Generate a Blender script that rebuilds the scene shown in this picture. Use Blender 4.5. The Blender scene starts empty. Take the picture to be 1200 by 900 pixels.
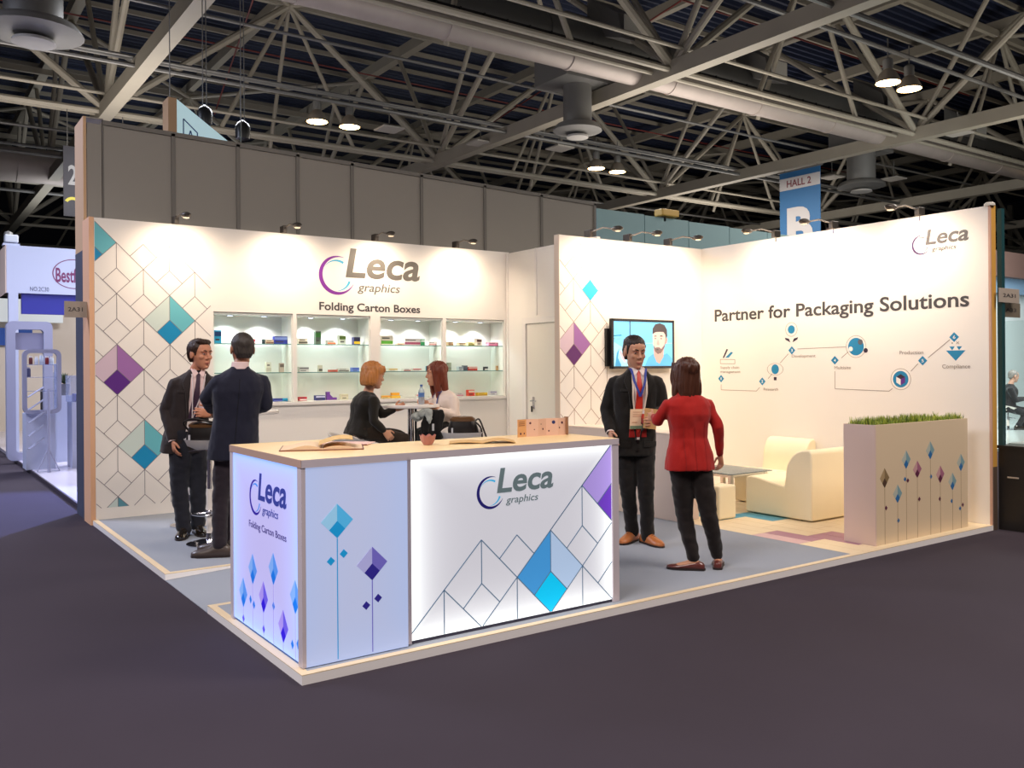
import bpy, bmesh, math, random
from mathutils import Vector as V, Matrix, noise
from mathutils.bvhtree import BVHTree
random.seed(7)
C = bpy.context.scene.collection
S = bpy.context.scene
PI = math.pi
# ---------------------------------------------------------------- camera
cam = bpy.data.cameras.new('camera'); co = bpy.data.objects.new('camera', cam); C.objects.link(co)
yw, rl = 0.6139, -0.0071
F = V((math.sin(yw), math.cos(yw), 0)); R = V((math.cos(yw), -math.sin(yw), 0)); U = V((0, 0, 1))
R2 = R*math.cos(rl)+U*math.sin(rl); U2 = -R*math.sin(rl)+U*math.cos(rl)
mw = Matrix((R2, U2, -F)).transposed().to_4x4(); mw.translation = V((-1.71, -4.3225, 1.6298))
co.matrix_world = mw
cam.sensor_width = 36; cam.lens = 36*1029.2/1200; cam.shift_y = -19.42/1200
cam.clip_start = .05; cam.clip_end = 300
S.camera = co
# ---------------------------------------------------------------- world, exposure, big lights
w = bpy.data.worlds.new('world'); S.world = w; w.use_nodes = True
w.node_tree.nodes['Background'].inputs[0].default_value = (.80, .84, 1, 1)
w.node_tree.nodes['Background'].inputs[1].default_value = .05
S.view_settings.view_transform = 'Standard'; S.view_settings.look = 'None'
S.view_settings.exposure = 0; S.view_settings.gamma = 1; S.view_settings.use_curve_mapping = False
def light(kind, name, loc, energy, color, size=.2, target=None, spot=None, blend=.6, sy=None):
    l = bpy.data.lights.new(name, kind); l.energy = energy; l.color = color
    if kind == 'AREA':
        l.size = size
        if sy: l.shape = 'RECTANGLE'; l.size_y = sy
    else: l.shadow_soft_size = size
    if spot: l.spot_size = spot; l.spot_blend = blend
    o = bpy.data.objects.new(name, l); C.objects.link(o); o.location = loc
    if target is not None:
        o.rotation_euler = (V(target)-V(loc)).to_track_quat('-Z', 'Y').to_euler()
    return o
WARM = (1, .80, .60); COOL = (.72, .88, 1)
# daylight-white hall lighting coming from the rows of hall lamps above the aisles
HALL = 2.15; UP = .28
for i, (x, y, e, c) in enumerate([(-4, -2, 420, (1, .90, .86)), (6, -5, 330, (1, .88, .80)), (16, 2, 500, (1, .9, .8)),
                                  (4, 13, 500, (.9, .93, 1)), (16, 14, 600, (1, .92, .82)), (-6, 10, 500, (.75, .8, 1))]):
    light('AREA', 'hall_lighting', (x, y, 7.6), e*HALL, c, 4.0, (x, y, 0))
# added upward fill lamps, standing in for light spilt by the stands
for i, (x, y, e, c) in enumerate([(2, 16, 900, (1, .93, .86)), (14, 10, 1000, (1, .92, .84)), (24, 18, 1100, (1, .93, .86)), (5, 30, 900, (.9, .94, 1)), (22, 3, 900, (1, .92, .84)), (5, 5, 420, (1, .95, .95))]):
    light('AREA', 'added_roof_fill', (x, y, 5.2), e*UP, c, 5.0, (x, y, 12))
# ---------------------------------------------------------------- materials
def mat(name, col, rough=.5, metal=0, emit=None, es=0, noise_s=0, noise_a=0, bump=0, bump_s=60, alpha=1, trans=0, coat=0, spec=.5, sheen=0, aniso=None):
    m = bpy.data.materials.new(name); m.use_nodes = True
    nt = m.node_tree; b = nt.nodes['Principled BSDF']
    c = tuple(x/255 for x in col) if max(col) > 1.001 else col
    lin = tuple((x/12.92 if x <= .04045 else ((x+.055)/1.055)**2.4) for x in c)+(1,)
    b.inputs['Base Color'].default_value = lin
    b.inputs['Roughness'].default_value = rough; b.inputs['Metallic'].default_value = metal
    b.inputs['Specular IOR Level'].default_value = spec
    if coat: b.inputs['Coat Weight'].default_value = coat
    if sheen: b.inputs['Sheen Weight'].default_value = sheen
    if trans: b.inputs['Transmission Weight'].default_value = trans; b.inputs['IOR'].default_value = 1.45
    if emit is not None:
        e = tuple(x/255 for x in emit) if max(emit) > 1.001 else emit
        b.inputs['Emission Color'].default_value = tuple(((x+.055)/1.055)**2.4 for x in e)+(1,)
        b.inputs['Emission Strength'].default_value = es
    if noise_a or bump:
        tc = nt.nodes.new('ShaderNodeTexCoord'); mp = nt.nodes.new('ShaderNodeMapping')
        nt.links.new(tc.outputs['Object'], mp.inputs[0])
        if aniso: mp.inputs['Scale'].default_value = aniso
    if noise_a:
        n = nt.nodes.new('ShaderNodeTexNoise'); n.inputs['Scale'].default_value = noise_s; n.inputs['Detail'].default_value = 5
        nt.links.new(mp.outputs[0], n.inputs['Vector'])
        r = nt.nodes.new('ShaderNodeMapRange'); r.inputs[3].default_value = 1-noise_a; r.inputs[4].default_value = 1+noise_a
        nt.links.new(n.outputs['Fac'], r.inputs[0])
        mx = nt.nodes.new('ShaderNodeMix'); mx.data_type = 'RGBA'; mx.blend_type = 'MULTIPLY'; mx.inputs[0].default_value = 1
        mx.inputs[6].default_value = lin; nt.links.new(r.outputs[0], mx.inputs[7]); nt.links.new(mx.outputs[2], b.inputs['Base Color'])
    if bump:
        n = nt.nodes.new('ShaderNodeTexNoise'); n.inputs['Scale'].default_value = bump_s; n.inputs['Detail'].default_value = 4
        nt.links.new(mp.outputs[0], n.inputs['Vector'])
        bp = nt.nodes.new('ShaderNodeBump'); bp.inputs['Strength'].default_value = bump; bp.inputs['Distance'].default_value = .01
        nt.links.new(n.outputs['Fac'], bp.inputs['Height']); nt.links.new(bp.outputs[0], b.inputs['Normal'])
    return m
_mc = {}
def M(*a, **k):
    key = (a, tuple(sorted(k.items())))
    if key not in _mc: _mc[key] = mat(*a, **k)
    return _mc[key]
WHITE = M('white_laminate', (236, 230, 224), .45)
WALLM = M('printed_wall_white', (240, 234, 226), .6, noise_s=2, noise_a=.015)
CHROME = M('chrome', (215, 215, 220), .12, 1)
STEEL = M('painted_truss_steel', (160, 152, 136), .6, noise_s=1.5, noise_a=.12)
STEELD = M('grey_steel', (120, 118, 114), .5, .3, noise_s=2, noise_a=.1)
BLACK = M('black_plastic', (18, 18, 20), .35)
GREYL = M('print_line_grey', (128, 120, 122), .6)
INK = M('dark_grey_lettering', (66, 62, 64), .6)
OAK = M('pale_wood_laminate', (238, 206, 152), .38, noise_s=3, noise_a=.06, aniso=(1, 14, 14))
def sheer(name, tint, gloss=.10, dens=.15):
    m = bpy.data.materials.new(name); m.use_nodes = True; nt = m.node_tree; b = nt.nodes['Principled BSDF']; o = nt.nodes['Material Output']
    c = tuple((x/255)**2.2 for x in tint)+(1,)
    b.inputs['Base Color'].default_value = c; b.inputs['Roughness'].default_value = .05
    tr = nt.nodes.new('ShaderNodeBsdfTransparent'); tr.inputs[0].default_value = tuple(1-(1-x)*.5 for x in c[:3])+(1,)
    lw = nt.nodes.new('ShaderNodeLayerWeight'); lw.inputs[0].default_value = .25
    ad = nt.nodes.new('ShaderNodeMath'); ad.operation = 'MULTIPLY_ADD'; nt.links.new(lw.outputs['Fresnel'], ad.inputs[0]); ad.inputs[1].default_value = gloss*5; ad.inputs[2].default_value = dens
    mx = nt.nodes.new('ShaderNodeMixShader'); nt.links.new(ad.outputs[0], mx.inputs[0]); nt.links.new(tr.outputs[0], mx.inputs[1]); nt.links.new(b.outputs[0], mx.inputs[2]); nt.links.new(mx.outputs[0], o.inputs[0])
    return m
GLASS = sheer('clear_glass', (232, 242, 240), gloss=.04, dens=.01)
# ---------------------------------------------------------------- object helpers
def tag(o, label=None, cat=None, group=None, kind=None):
    if label: o['label'] = label
    if cat: o['category'] = cat
    if group: o['group'] = group
    if kind: o['kind'] = kind
    return o
def thing(name, label, cat, loc=(0, 0, 0), rz=0, group=None, kind=None):
    o = bpy.data.objects.new(name, None); C.objects.link(o); o.location = loc; o.rotation_euler = (0, 0, rz)
    o.empty_display_size = .1
    return tag(o, label, cat, group, kind)
def put(o, parent):
    """parent with geometry given in world coordinates"""
    if parent is not None:
        o.parent = parent
        o.matrix_parent_inverse = worldm(parent).inverted()
    return o
def worldm(o):
    l = Matrix.Translation(o.location) @ o.rotation_euler.to_matrix().to_4x4()
    return (worldm(o.parent) @ o.matrix_parent_inverse @ l) if o.parent else l
class MB:
    def __init__(s): s.v = []; s.f = []; s.m = []
    def add(s, vs, fs, mi=0):
        n = len(s.v); s.v += [tuple(v) for v in vs]; s.f += [tuple(n+i for i in f) for f in fs]; s.m += [mi]*len(fs); return s
    def box(s, a, b, mi=0):
        x0, y0, z0 = [min(p, q) for p, q in zip(a, b)]; x1, y1, z1 = [max(p, q) for p, q in zip(a, b)]
        return s.add([(x0, y0, z0), (x1, y0, z0), (x1, y1, z0), (x0, y1, z0), (x0, y0, z1), (x1, y0, z1), (x1, y1, z1), (x0, y1, z1)],
                     [(0, 3, 2, 1), (4, 5, 6, 7), (0, 1, 5, 4), (1, 2, 6, 5), (2, 3, 7, 6), (3, 0, 4, 7)], mi)
    def cbox(s, c, d, mi=0, rz=0, rx=0):
        m = Matrix.Rotation(rz, 3, 'Z') @ Matrix.Rotation(rx, 3, 'X'); k = len(s.v)
        s.box([-x/2 for x in d], [x/2 for x in d], mi)
        s.v[k:] = [tuple(m @ V(v) + V(c)) for v in s.v[k:]]; return s
    def loft(s, rings, mi=0, caps=True, close=True):
        n = len(rings[0]); k = len(s.v)
        for r in rings: s.v += [tuple(p) for p in r]
        fs = []
        for i in range(len(rings)-1):
            for j in range(n if close else n-1):
                a = k+i*n+j; b = k+i*n+(j+1) % n; fs.append((a, b, b+n, a+n))
        if caps: fs.append(tuple(k+j for j in reversed(range(n)))); fs.append(tuple(k+(len(rings)-1)*n+j for j in range(n)))
        s.f += fs; s.m += [mi]*len(fs); return s
    def soft(s, pts, r, n=8, mi=0):
        P_ = [V(p) for p in pts]; out = []
        for i in range(len(P_)-1):
            a, b, c, d = P_[max(i-1, 0)], P_[i], P_[i+1], P_[min(i+2, len(P_)-1)]
            for j in range(6):
                t = j/6; out.append(.5*(2*b+(c-a)*t+(2*a-5*b+4*c-d)*t*t+(3*b-a-3*c+d)*t**3))
        return s.tube(out+[P_[-1]], r, n, mi)
    def tube(s, pts, r, n=10, mi=0, caps=True):
        pts = [V(p) for p in pts]; rs = r if isinstance(r, (list, tuple)) else [r]*len(pts); rings = []; ref = None
        for i, p in enumerate(pts):
            d = (pts[min(i+1, len(pts)-1)]-pts[max(i-1, 0)]).normalized()
            if ref is None: ref = d.orthogonal().normalized()
            a = (ref - d*ref.dot(d)).normalized(); ref = a; b = d.cross(a)
            rings.append([p+(a*math.cos(2*PI*j/n)+b*math.sin(2*PI*j/n))*rs[i] for j in range(n)])
        return s.loft(rings, mi, caps)
    def bar(s, a, b, w_, h_, mi=0):
        a = V(a); b = V(b); d = (b-a).normalized()
        x = d.cross(V((0, 0, 1)));  x = V((1, 0, 0)) if x.length < .01 else x.normalized(); y = x.cross(d)
        return s.loft([[p-x*w_/2-y*h_/2, p+x*w_/2-y*h_/2, p+x*w_/2+y*h_/2, p-x*w_/2+y*h_/2] for p in (a, b)], mi)
    def lathe(s, c, prof, n=24, mi=0, caps=True):
        c = V(c)
        return s.loft([[c+V((r*math.cos(2*PI*j/n), r*math.sin(2*PI*j/n), z)) for j in range(n)] for r, z in prof], mi, caps)
    def ell(s, c, rx, ry, rz, mi=0, n=16, m=10, mx=None):
        c = V(c); rings = []
        for i in range(m+1):
            t = PI*(i+.02)/(m+.04); rings.append([(rx*math.sin(t)*math.cos(2*PI*j/n), ry*math.sin(t)*math.sin(2*PI*j/n), -rz*math.cos(t)) for j in range(n)])
        rings = [[c+((mx @ V(p)) if mx else V(p)) for p in r] for r in rings]
        return s.loft(rings, mi)
    def build(s, name, mats, parent=None, smooth=False, bevel=0, label=None, kind=None):
        me = bpy.data.meshes.new(name); me.from_pydata(s.v, [], s.f)
        if not isinstance(mats, (list, tuple)): mats = [mats]
        for m in mats: me.materials.append(m)
        if len(mats) > 1: me.polygons.foreach_set('material_index', s.m)
        bm = bmesh.new(); bm.from_mesh(me); bmesh.ops.recalc_face_normals(bm, faces=bm.faces); bm.to_mesh(me); bm.free()
        if smooth: me.polygons.foreach_set('use_smooth', [True]*len(me.polygons)); me.set_sharp_from_angle(angle=.75)
        o = bpy.data.objects.new(name, me); C.objects.link(o)
        if bevel:
            b = o.modifiers.new('bevel', 'BEVEL'); b.width = bevel; b.segments = 2; b.limit_method = 'ANGLE'
        if smooth == 'auto' or bevel: pass
        put(o, parent)
        if label: o['label'] = label
        if kind: o['kind'] = kind
        return o
def B(name, a, b, m, parent=None, bevel=0, label=None, kind=None):
    return MB().box(a, b).build(name, m, parent, bevel=bevel, label=label, kind=kind)
def setw(o, parent):   # child geometry already local to parent
    o.parent = parent; o.matrix_parent_inverse = Matrix(); return o
# ---- flat print on a plane: frame = (origin, s axis, t axis, outward normal)
class Fr:
    def __init__(s, o, sx, t, n): s.o = V(o); s.s = V(sx); s.t = V(t); s.n = V(n)
    def p(s, a, b, off=.001): return s.o+s.s*a+s.t*b+s.n*off
def clipseg(a, b, r):
    if r is None: return a, b
    x0, y0, x1, y1 = r; dx = b[0]-a[0]; dy = b[1]-a[1]; t0, t1 = 0, 1
    for p, q in ((-dx, a[0]-x0), (dx, x1-a[0]), (-dy, a[1]-y0), (dy, y1-a[1])):
        if abs(p) < 1e-9:
            if q < 0: return None
        else:
            t = q/p
            if p < 0: t0 = max(t0, t)
            else: t1 = min(t1, t)
    if t0 >= t1: return None
    return (a[0]+t0*dx, a[1]+t0*dy), (a[0]+t1*dx, a[1]+t1*dy)
def clippoly(P, r):
    if r is None: return P
    for ax, val, sg in ((0, r[0], 1), (0, r[2], -1), (1, r[1], 1), (1, r[3], -1)):
        out = []
        for i in range(len(P)):
            a = P[i-1]; b = P[i]; ia = (a[ax]-val)*sg >= 0; ib = (b[ax]-val)*sg >= 0
            if ia != ib:
                t = (val-a[ax])/(b[ax]-a[ax]); out.append((a[0]+t*(b[0]-a[0]), a[1]+t*(b[1]-a[1])))
            if ib: out.append(b)
        P = out
        if len(P) < 3: return []
    return P
class Print:
    """thin film shapes on one plane, one mesh per material"""
    def __init__(s, fr, clip=None): s.fr = fr; s.clip = clip; s.mb = {}
    def g(s, m): return s.mb.setdefault(m.name, (m, MB()))[1]
    def poly(s, P, m, z=.001):
        P = clippoly(P, s.clip)
        if len(P) < 3: return
        n = len(P); f = s.fr; vs = [f.p(a, b, z) for a, b in P]+[f.p(a, b, 0.0001) for a, b in P]
        s.g(m).add(vs, [tuple(range(n)), tuple(reversed(range(n, 2*n)))]+[(i, (i+1) % n, n+(i+1) % n, n+i) for i in range(n)])
    def line(s, a, b, w_, m, z=.0016):
        c = clipseg(a, b, s.clip)
        if not c: return
        a, b = c; d = V((b[0]-a[0], b[1]-a[1])); d.normalize(); x = (-d[1]*w_/2, d[0]*w_/2)
        cl = s.clip; s.clip = None
        s.poly([(a[0]-x[0], a[1]-x[1]), (b[0]-x[0], b[1]-x[1]), (b[0]+x[0], b[1]+x[1]), (a[0]+x[0], a[1]+x[1])], m, z); s.clip = cl
    def disc(s, c, r, m, z=.001, n=28, ry=None):
        s.poly([(c[0]+r*math.cos(2*PI*i/n), c[1]+(ry or r)*math.sin(2*PI*i/n)) for i in range(n)], m, z)
    def ring(s, c, r, w_, m, z=.001, a0=0, a1=360, n=40, ry=None, w1=None, prof=None):
        for i in range(n):
            f0, f1 = i/n, (i+1)/n; u, v = [math.radians(a0+(a1-a0)*f) for f in (f0, f1)]
            g0 = w_*(prof(f0) if prof else 1); g1 = w_*(prof(f1) if prof else 1); e = (ry or r)/r
            s.poly([(c[0]+(r-g0)*math.cos(u), c[1]+(r-g0)*math.sin(u)*e), (c[0]+(r-g1)*math.cos(v), c[1]+(r-g1)*math.sin(v)*e),
                    (c[0]+r*math.cos(v), c[1]+r*math.sin(v)*e), (c[0]+r*math.cos(u), c[1]+r*math.sin(u)*e)], m, z)
    def cell(s, c, h, cols, hx=None, z=.001):
        x, y = c; hx = hx or h
        s.poly([(x, y+h), (x-hx, y), (x-hx/2, y-h/2), (x, y)], cols[0], z)
        s.poly([(x, y+h), (x, y), (x+hx/2, y-h/2), (x+hx, y)], cols[1], z)
        s.poly([(x, y), (x-hx/2, y-h/2), (x, y-h), (x+hx/2, y-h/2)], cols[2], z)
    def dia(s, c, h, m, hx=None): hx = hx or h; s.poly([(c[0], c[1]+h), (c[0]-hx, c[1]), (c[0], c[1]-h), (c[0]+hx, c[1])], m)
    def lattice(s, o, h, cells, m, w_=.006, hx=None):
        hx = hx or h; seg = {}
        def add(a, b):
            k = tuple(sorted([(int(a[0]*50+.37), int(a[1]*50+.37)), (int(b[0]*50+.37), int(b[1]*50+.37))])); seg[k] = (a, b)
        for i, j in cells:
            x, y = o[0]+i*hx, o[1]+j*h
            for a, b in (((x, y+h), (x-hx, y)), ((x, y+h), (x+hx, y)), ((x-hx, y), (x, y-h)), ((x+hx, y), (x, y-h)), ((x, y+h), (x, y)),
                         ((x, y), (x-hx/2, y-h/2)), ((x, y), (x+hx/2, y-h/2))): add(a, b)
        for a, b in seg.values(): s.line(a, b, w_, m)
    def done(s, name, parent, label=None):
        k = MB(); ms = []
        for m, b in s.mb.values():
            k.add(b.v, b.f, len(ms)); ms.append(m)
        s.mb = {}
        return k.build(name, ms, parent, label=label)
def textmesh(txt, bold=0, shear=0, font_sp=1):
    cu = bpy.data.curves.new('txt', 'FONT'); cu.body = txt; cu.size = 1; cu.offset = bold; cu.extrude = 0; cu.shear = shear; cu.space_character = font_sp
    cu.resolution_u = 4
    o = bpy.data.objects.new('txt', cu); C.objects.link(o)
    dg = bpy.context.evaluated_depsgraph_get(); me = bpy.data.meshes.new_from_object(o.evaluated_get(dg))
    bpy.data.objects.remove(o); bpy.data.curves.remove(cu); return me
_cap = None
def text(fr, txt, s0, s1, base, cap, m, parent, bold=0.0, shear=0, z=.002, name='lettering', join=None, sp=1):
    """letters fitted between s0 and s1 with a given baseline and capital height, 1 mm thick"""
    me = textmesh(txt, bold, shear, sp); xs = [v.co.x for v in me.vertices]; x0, x1 = min(xs), max(xs)
    k = cap/.73; kx = (s1-s0)/(x1-x0) if s1 is not None else k
    vs = [fr.p(s0+(v.co.x-x0)*kx, base+v.co.y*k, z) for v in me.vertices]
    fs = [tuple(p.vertices) for p in me.polygons]; bpy.data.meshes.remove(me)
    if join is not None: join.add(vs, fs); return
    b = MB(); b.add(vs, fs)
    me2 = bpy.data.meshes.new(name); me2.from_pydata(b.v, [], b.f); me2.materials.append(m)
    o = bpy.data.objects.new(name, me2); C.objects.link(o); so = o.modifiers.new('thick', 'SOLIDIFY'); so.thickness = .001; so.offset = 0
    put(o, parent); return o
def logo(fr, s0, base, wd, parent, grey, purple, cyan, tagline=None, hk=1.0):
    g = lambda a: s0+a*wd
    text(fr, 'Leca', g(.25), g(1), base, .262*wd*hk, grey, parent, bold=.022, shear=.16)
    text(fr, 'graphics', g(.365), g(.79), base-.125*wd*hk, .078*wd*hk, grey, parent, bold=.006, shear=.2)
    P = Print(fr); c = (g(.17), base+.005*wd); r = .172*wd
    P.ring(c, r, .036*wd, purple, a0=68, a1=335, ry=r*hk, prof=lambda f: max(.08, math.sin(PI*f)**.8))
    P.ring(c, r*.80, .022*wd, cyan, a0=62, a1=150, ry=r*hk*.8, prof=lambda f: 1-f*.95, n=18)
    P.ring(c, r*.80, .022*wd, cyan, a0=-22, a1=-95, ry=r*hk*.8, prof=lambda f: 1-f*.95, n=18)
    P.done('logo_swoosh', parent)
    if tagline: text(fr, tagline, g(0), g(1), base-.303*wd*hk, .071*wd*hk, INK, parent, bold=.02)
# ================================================================ SETTING
YB, YT, XR, XB, XT, HP = 5.7776, 3.7539, 7.0718, 5.3211, 4.6692, .0519
HB, HR = 3.2435, 3.1822
carpet = M('hall_carpet', (60, 54, 62), .95, noise_s=1.3, noise_a=.10, bump=.15, bump_s=400, spec=.1)
fl = B('floor', (-30, -20, -.1), (60, 60, 0), carpet, kind='structure')
# booth deck with a notch for the carpeted ramp
deckm = M('booth_carpet_grey', (150, 156, 166), .92, noise_s=2.2, noise_a=.03, bump=.1, bump_s=500, spec=.1)
edge = M('cream_edge_trim', (226, 205, 170), .5)
YR, YR2 = 2.776, 1.6615
deck = thing('booth_platform', None, None, (0, 0, 0), kind='structure')
def slab(name, x0, y0, x1, y1, z0, z1, m, **k): return B(name, (x0, y0, z0), (x1, y1, z1), m, deck, **k)
WH2 = M('platform_white', (250, 246, 244), .4)
slab('platform_front', 0, 0, XR+.03, YR2, 0, HP-.004, WH2)
slab('platform_middle', .86, YR2, XR+.03, YR, 0, HP-.004, WH2)
slab('platform_rear', 0, YR, XR+.03, YB+.39, 0, HP-.004, WH2)
mb = MB(); mb.box((.05, .05, HP-.004), (4.82, YR2-.05, HP)); mb.box((.91, YR2-.05, HP-.004), (4.82, YR+.05, HP)); mb.box((.05, YR+.05, HP-.004), (4.82, YB, HP))
mb.build('grey_carpet', deckm, deck)
for a in [(0, 0, XR+.03, .05), (0, .05, .05, YR2), (.05, YR2-.05, .86, YR2), (.86, YR2-.05, .91, YR+.05), (.05, YR, .86, YR+.05), (0, YR, .05, YB)]:
    slab('edge_trim', a[0], a[1], a[2], a[3], HP-.004, HP+.001, edge)
rm = MB(); rm.add([(0, YR2, 0), (.86, YR2, 0), (.86, YR, 0), (0, YR, 0), (0, YR2, .004), (.86, YR2, HP-.006), (.86, YR, HP-.006), (0, YR, .004)],
       [(0, 3, 2, 1), (4, 5, 6, 7), (0, 1, 5, 4), (1, 2, 6, 5), (2, 3, 7, 6), (3, 0, 4, 7)])
rm.build('ramp', deckm, deck, label='grey carpeted ramp let into the platform edge behind the counter')
# lounge floor of pale planks, with cyan and mauve planks in it
plank = M('cream_plank', (232, 212, 176), .42, noise_s=4, noise_a=.03); pblue = M('blue_plank', (70, 150, 178), .42); pcy = M('pale_blue_plank', (120, 178, 186), .42)
pm = M('mauve_plank', (170, 118, 140), .42); pml = M('pale_mauve_plank', (214, 176, 178), .42)
B('plank_joint', (4.82, .05, HP-.004), (XR, YT, HP-.002), M('joint_brown', (120, 96, 74), .8), deck)
# planks run diagonally in strips like the print: strips parallel to Y .36 wide, staggered
xs = 4.82; si = 0
while xs < XR-.02:
    x1 = min(xs+.375, XR); y = .05 - [0, .34, .17][si % 3]; 
    while y < YT:
        y1 = y+.52; a, b = max(y, .05), min(y1, YT)
        if b-a > .03:
            h2 = (xs+x1)/2
            for q, (p0, p1) in enumerate(((xs, h2), (h2, x1))):
                if p1-p0 < .02: continue
                m_ = plank; cy = (a+b)/2
                if si == 0 and .45 < cy < 1.0: m_ = pm if q else pml
                if si == 1 and .45 < cy < .75: m_ = pm
                if si == 1 and 1.55 < cy < 2.4: m_ = pblue
                if si == 2 and 1.5 < cy < 2.2: m_ = pcy if q else pblue
                slab('floor_plank', p0+.002, a+.002, p1-.002, b-.002, HP-.002, HP+.0005, m_)
        y = y1
    xs += .375; si += 1
# ---- booth walls
endm = M('raw_orange_wall_edge', (226, 176, 138), .6)
wb = thing('wall_back', None, None, (0, YB, 0), kind='structure')
B('wall_panel', (.03, YB, HP), (1.24, YB+.38, HB), WALLM, wb)              # left pier
B('wall_panel', (1.24, YB, 2.29), (XB+.05, YB+.38, HB), WALLM, wb)         # fascia over the display cases
B('wall_panel', (1.24, YB+.02, HP), (XB+.05, YB+.38, 1.20), WALLM, wb)     # dado below
B('shelf_ledge', (1.22, YB-.015, 1.20), (XB-.0, YB+.38, 1.235), WHITE, wb)
B('wall_panel', (1.24, YB+.36, 1.235), (XB+.05, YB+.38, 2.29), WALLM, wb)
for x0, x1 in ((1.24, 1.265), (2.205, 2.25), (3.225, 3.36), (4.285, 4.335), (5.285, 5.33)):
    B('pier', (x0, YB, 1.235), (x1, YB+.36, 2.29), WALLM, wb)
B('wall_end', (-.02, YB+.0, 0), (.028, YB+.38, HB+.005), endm, wb, label='peach coloured end board of the back wall')
wd_ = thing('wall_side', None, None, (XB, 4.7, 0), kind='structure')
B('wall_panel', (XB, 5.40, HP), (XB+.05, YB-.001, HR+.04), WALLM, wd_)
B('wall_panel', (XB, YT+.08, 2.30), (XB+.05, 5.40, HR+.04), WALLM, wd_)
B('joint_strip', (XB-.012, 5.06, 2.33), (XB, 5.10, HR+.04), WHITE, wd_)
B('joint_strip', (XB-.012, YB-.05, HP), (XB, YB-.01, HR+.04), WHITE, wd_)
dr = thing('door_1', None, None, (XB, 4.7, HP), kind='structure')
B('door_frame', (XB-.01, 5.32, HP), (XB+.05, 5.40, 2.30), WHITE, dr); B('door_frame', (XB-.01, YT+.1, 2.22), (XB+.05, 5.32, 2.30), WHITE, dr)
B('door_leaf', (XB+.012, 4.35, HP), (XB+.045, 5.315, 2.215), M('door_cream', (232, 226, 214), .5), dr)
h = MB(); h.cbox((XB+.008, 5.17, 1.15), (.01, .045, .16)); h.tube([(XB+.01, 5.17, 1.18), (XB-.045, 5.17, 1.18), (XB-.045, 5.05, 1.18)], .009); h.tube([(XB+.01, 5.17, 1.10), (XB-.012, 5.17, 1.10)], .012, mi=0)
h.build('door_handle', CHROME, dr, True)
B('key', (XB-.03, 5.16, 1.03), (XB-.012, 5.18, 1.11), BLACK, dr)
wt = thing('wall_tv', None, None, (XT, YT, 0), kind='structure')
B('wall_panel', (XT, YT, HP), (XR, YT+.08, HR), WALLM, wt)
B('wall_end', (XT-.006, YT-.001, HP), (XT, YT+.09, HR+.004), M('warm_edge', (222, 200, 178), .6), wt)
wr = thing('wall_right', None, None, (XR, 0, 0), kind='structure')
B('wall_panel', (XR, .02, HP), (XR+.09, YT+.08, HR), WALLM, wr)
B('wall_end', (XR-.002, 0, HP), (XR+.02, .02, HR), M('pinkish_edge', (200, 160, 140), .6), wr)
B('wall_end', (XR+.02, -.002, .62), (XR+.10, .02, HR+.01), M('ochre_wall_edge', (208, 156, 70), .6), wr, label='ochre coloured end board of the right wall')
B('wall_end', (XR+.02, -.002, 0), (XR+.10, .02, .62), M('brown_wall_edge', (90, 74, 62), .6), wr)
cp = MB(); cp.lathe((XR+.03, .02, HR), [(.05, 0), (.05, .02), (.035, .035), (.0, .04)], 12); cp.build('wall_cap', M('pale_cap', (200, 196, 186), .5), wr)
# ---- prints on the walls
teal = M('print_teal', (104, 186, 196), .5); tealp = M('print_pale_teal', (206, 220, 212), .5); blue = M('print_blue', (0, 140, 190), .5)
lil = M('print_lilac', (160, 108, 172), .5); lilp = M('print_pale_lilac', (214, 190, 204), .5); pur = M('print_purple', (92, 34, 132), .5)
cy2 = M('print_cyan', (42, 182, 222), .5)
logog = M('logo_taupe', (104, 99, 92), .55); logop = M('logo_purple', (126, 40, 150), .5); logoc = M('logo_cyan', (60, 176, 214), .5)
fb = Fr((0, YB, 0), (1, 0, 0), (0, 0, 1), (0, -1, 0))
P = Print(fb, (.035, HP+.12, 1.235, HB-.01)); H = .2715; o = (.79, 2.18)
cells = []
for i in range(-3, 2):
    for j in range(-9, 5):
        if (i+j) % 2: continue
        top = {-3: 3, -2: 2, -1: 1, 0: 2, 1: 1}[i]
        if j <= top: cells.append((i, j))
P.lattice(o, H, cells, GREYL, .006)
P.line((.79-H, 2.18+3*H), (.79-1.5*H, 2.18+2.5*H), .006, GREYL); P.line((.79-H, 2.18+3*H), (.79-.5*H, 2.18+2.5*H), .006, GREYL)
P.done('line_pattern', wb)
for c_, cs in (((o[0]-3*H, o[1]+3*H), (teal, teal, blue)), (o, (tealp, teal, blue)), ((o[0]-2*H, o[1]-2*H), (lilp, lil, pur)), ((o[0]-H, o[1]-5*H), (tealp, teal, blue)), ((o[0]-2*H, o[1]-8*H), (tealp, M('print_sea', (90, 150, 165), .5), blue))):
    P.cell(c_, H, cs); P.done('coloured_diamond', wb)
logo(fb, 2.54, 2.775, 1.40, wb, logog, logop, logoc, 'Folding Carton Boxes')
ft = Fr((0, YT, 0), (1, 0, 0), (0, 0, 1), (0, -1, 0))
P = Print(ft, (XT+.003, HP+.1, 5.42, HR-.04)); H = .2585; o = (4.88, 1.905); cells = []
for i in range(-1, 4):
    for j in range(-8, 6):
        if (i+j) % 2: continue
        if i == 2 and j > 0: continue
        if i == 3 and j > -1: continue
        if i == 1 and j > 3: continue
        if i <= 0 and j > 2+(i == -1): continue
        if i == 1 and j == 3: continue
        cells.append((i, j))
P.lattice(o, H, cells, M('print_line_taupe', (160, 140, 126), .6), .006)
pl = M('print_line_taupe', (160, 140, 126), .6)
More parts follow.
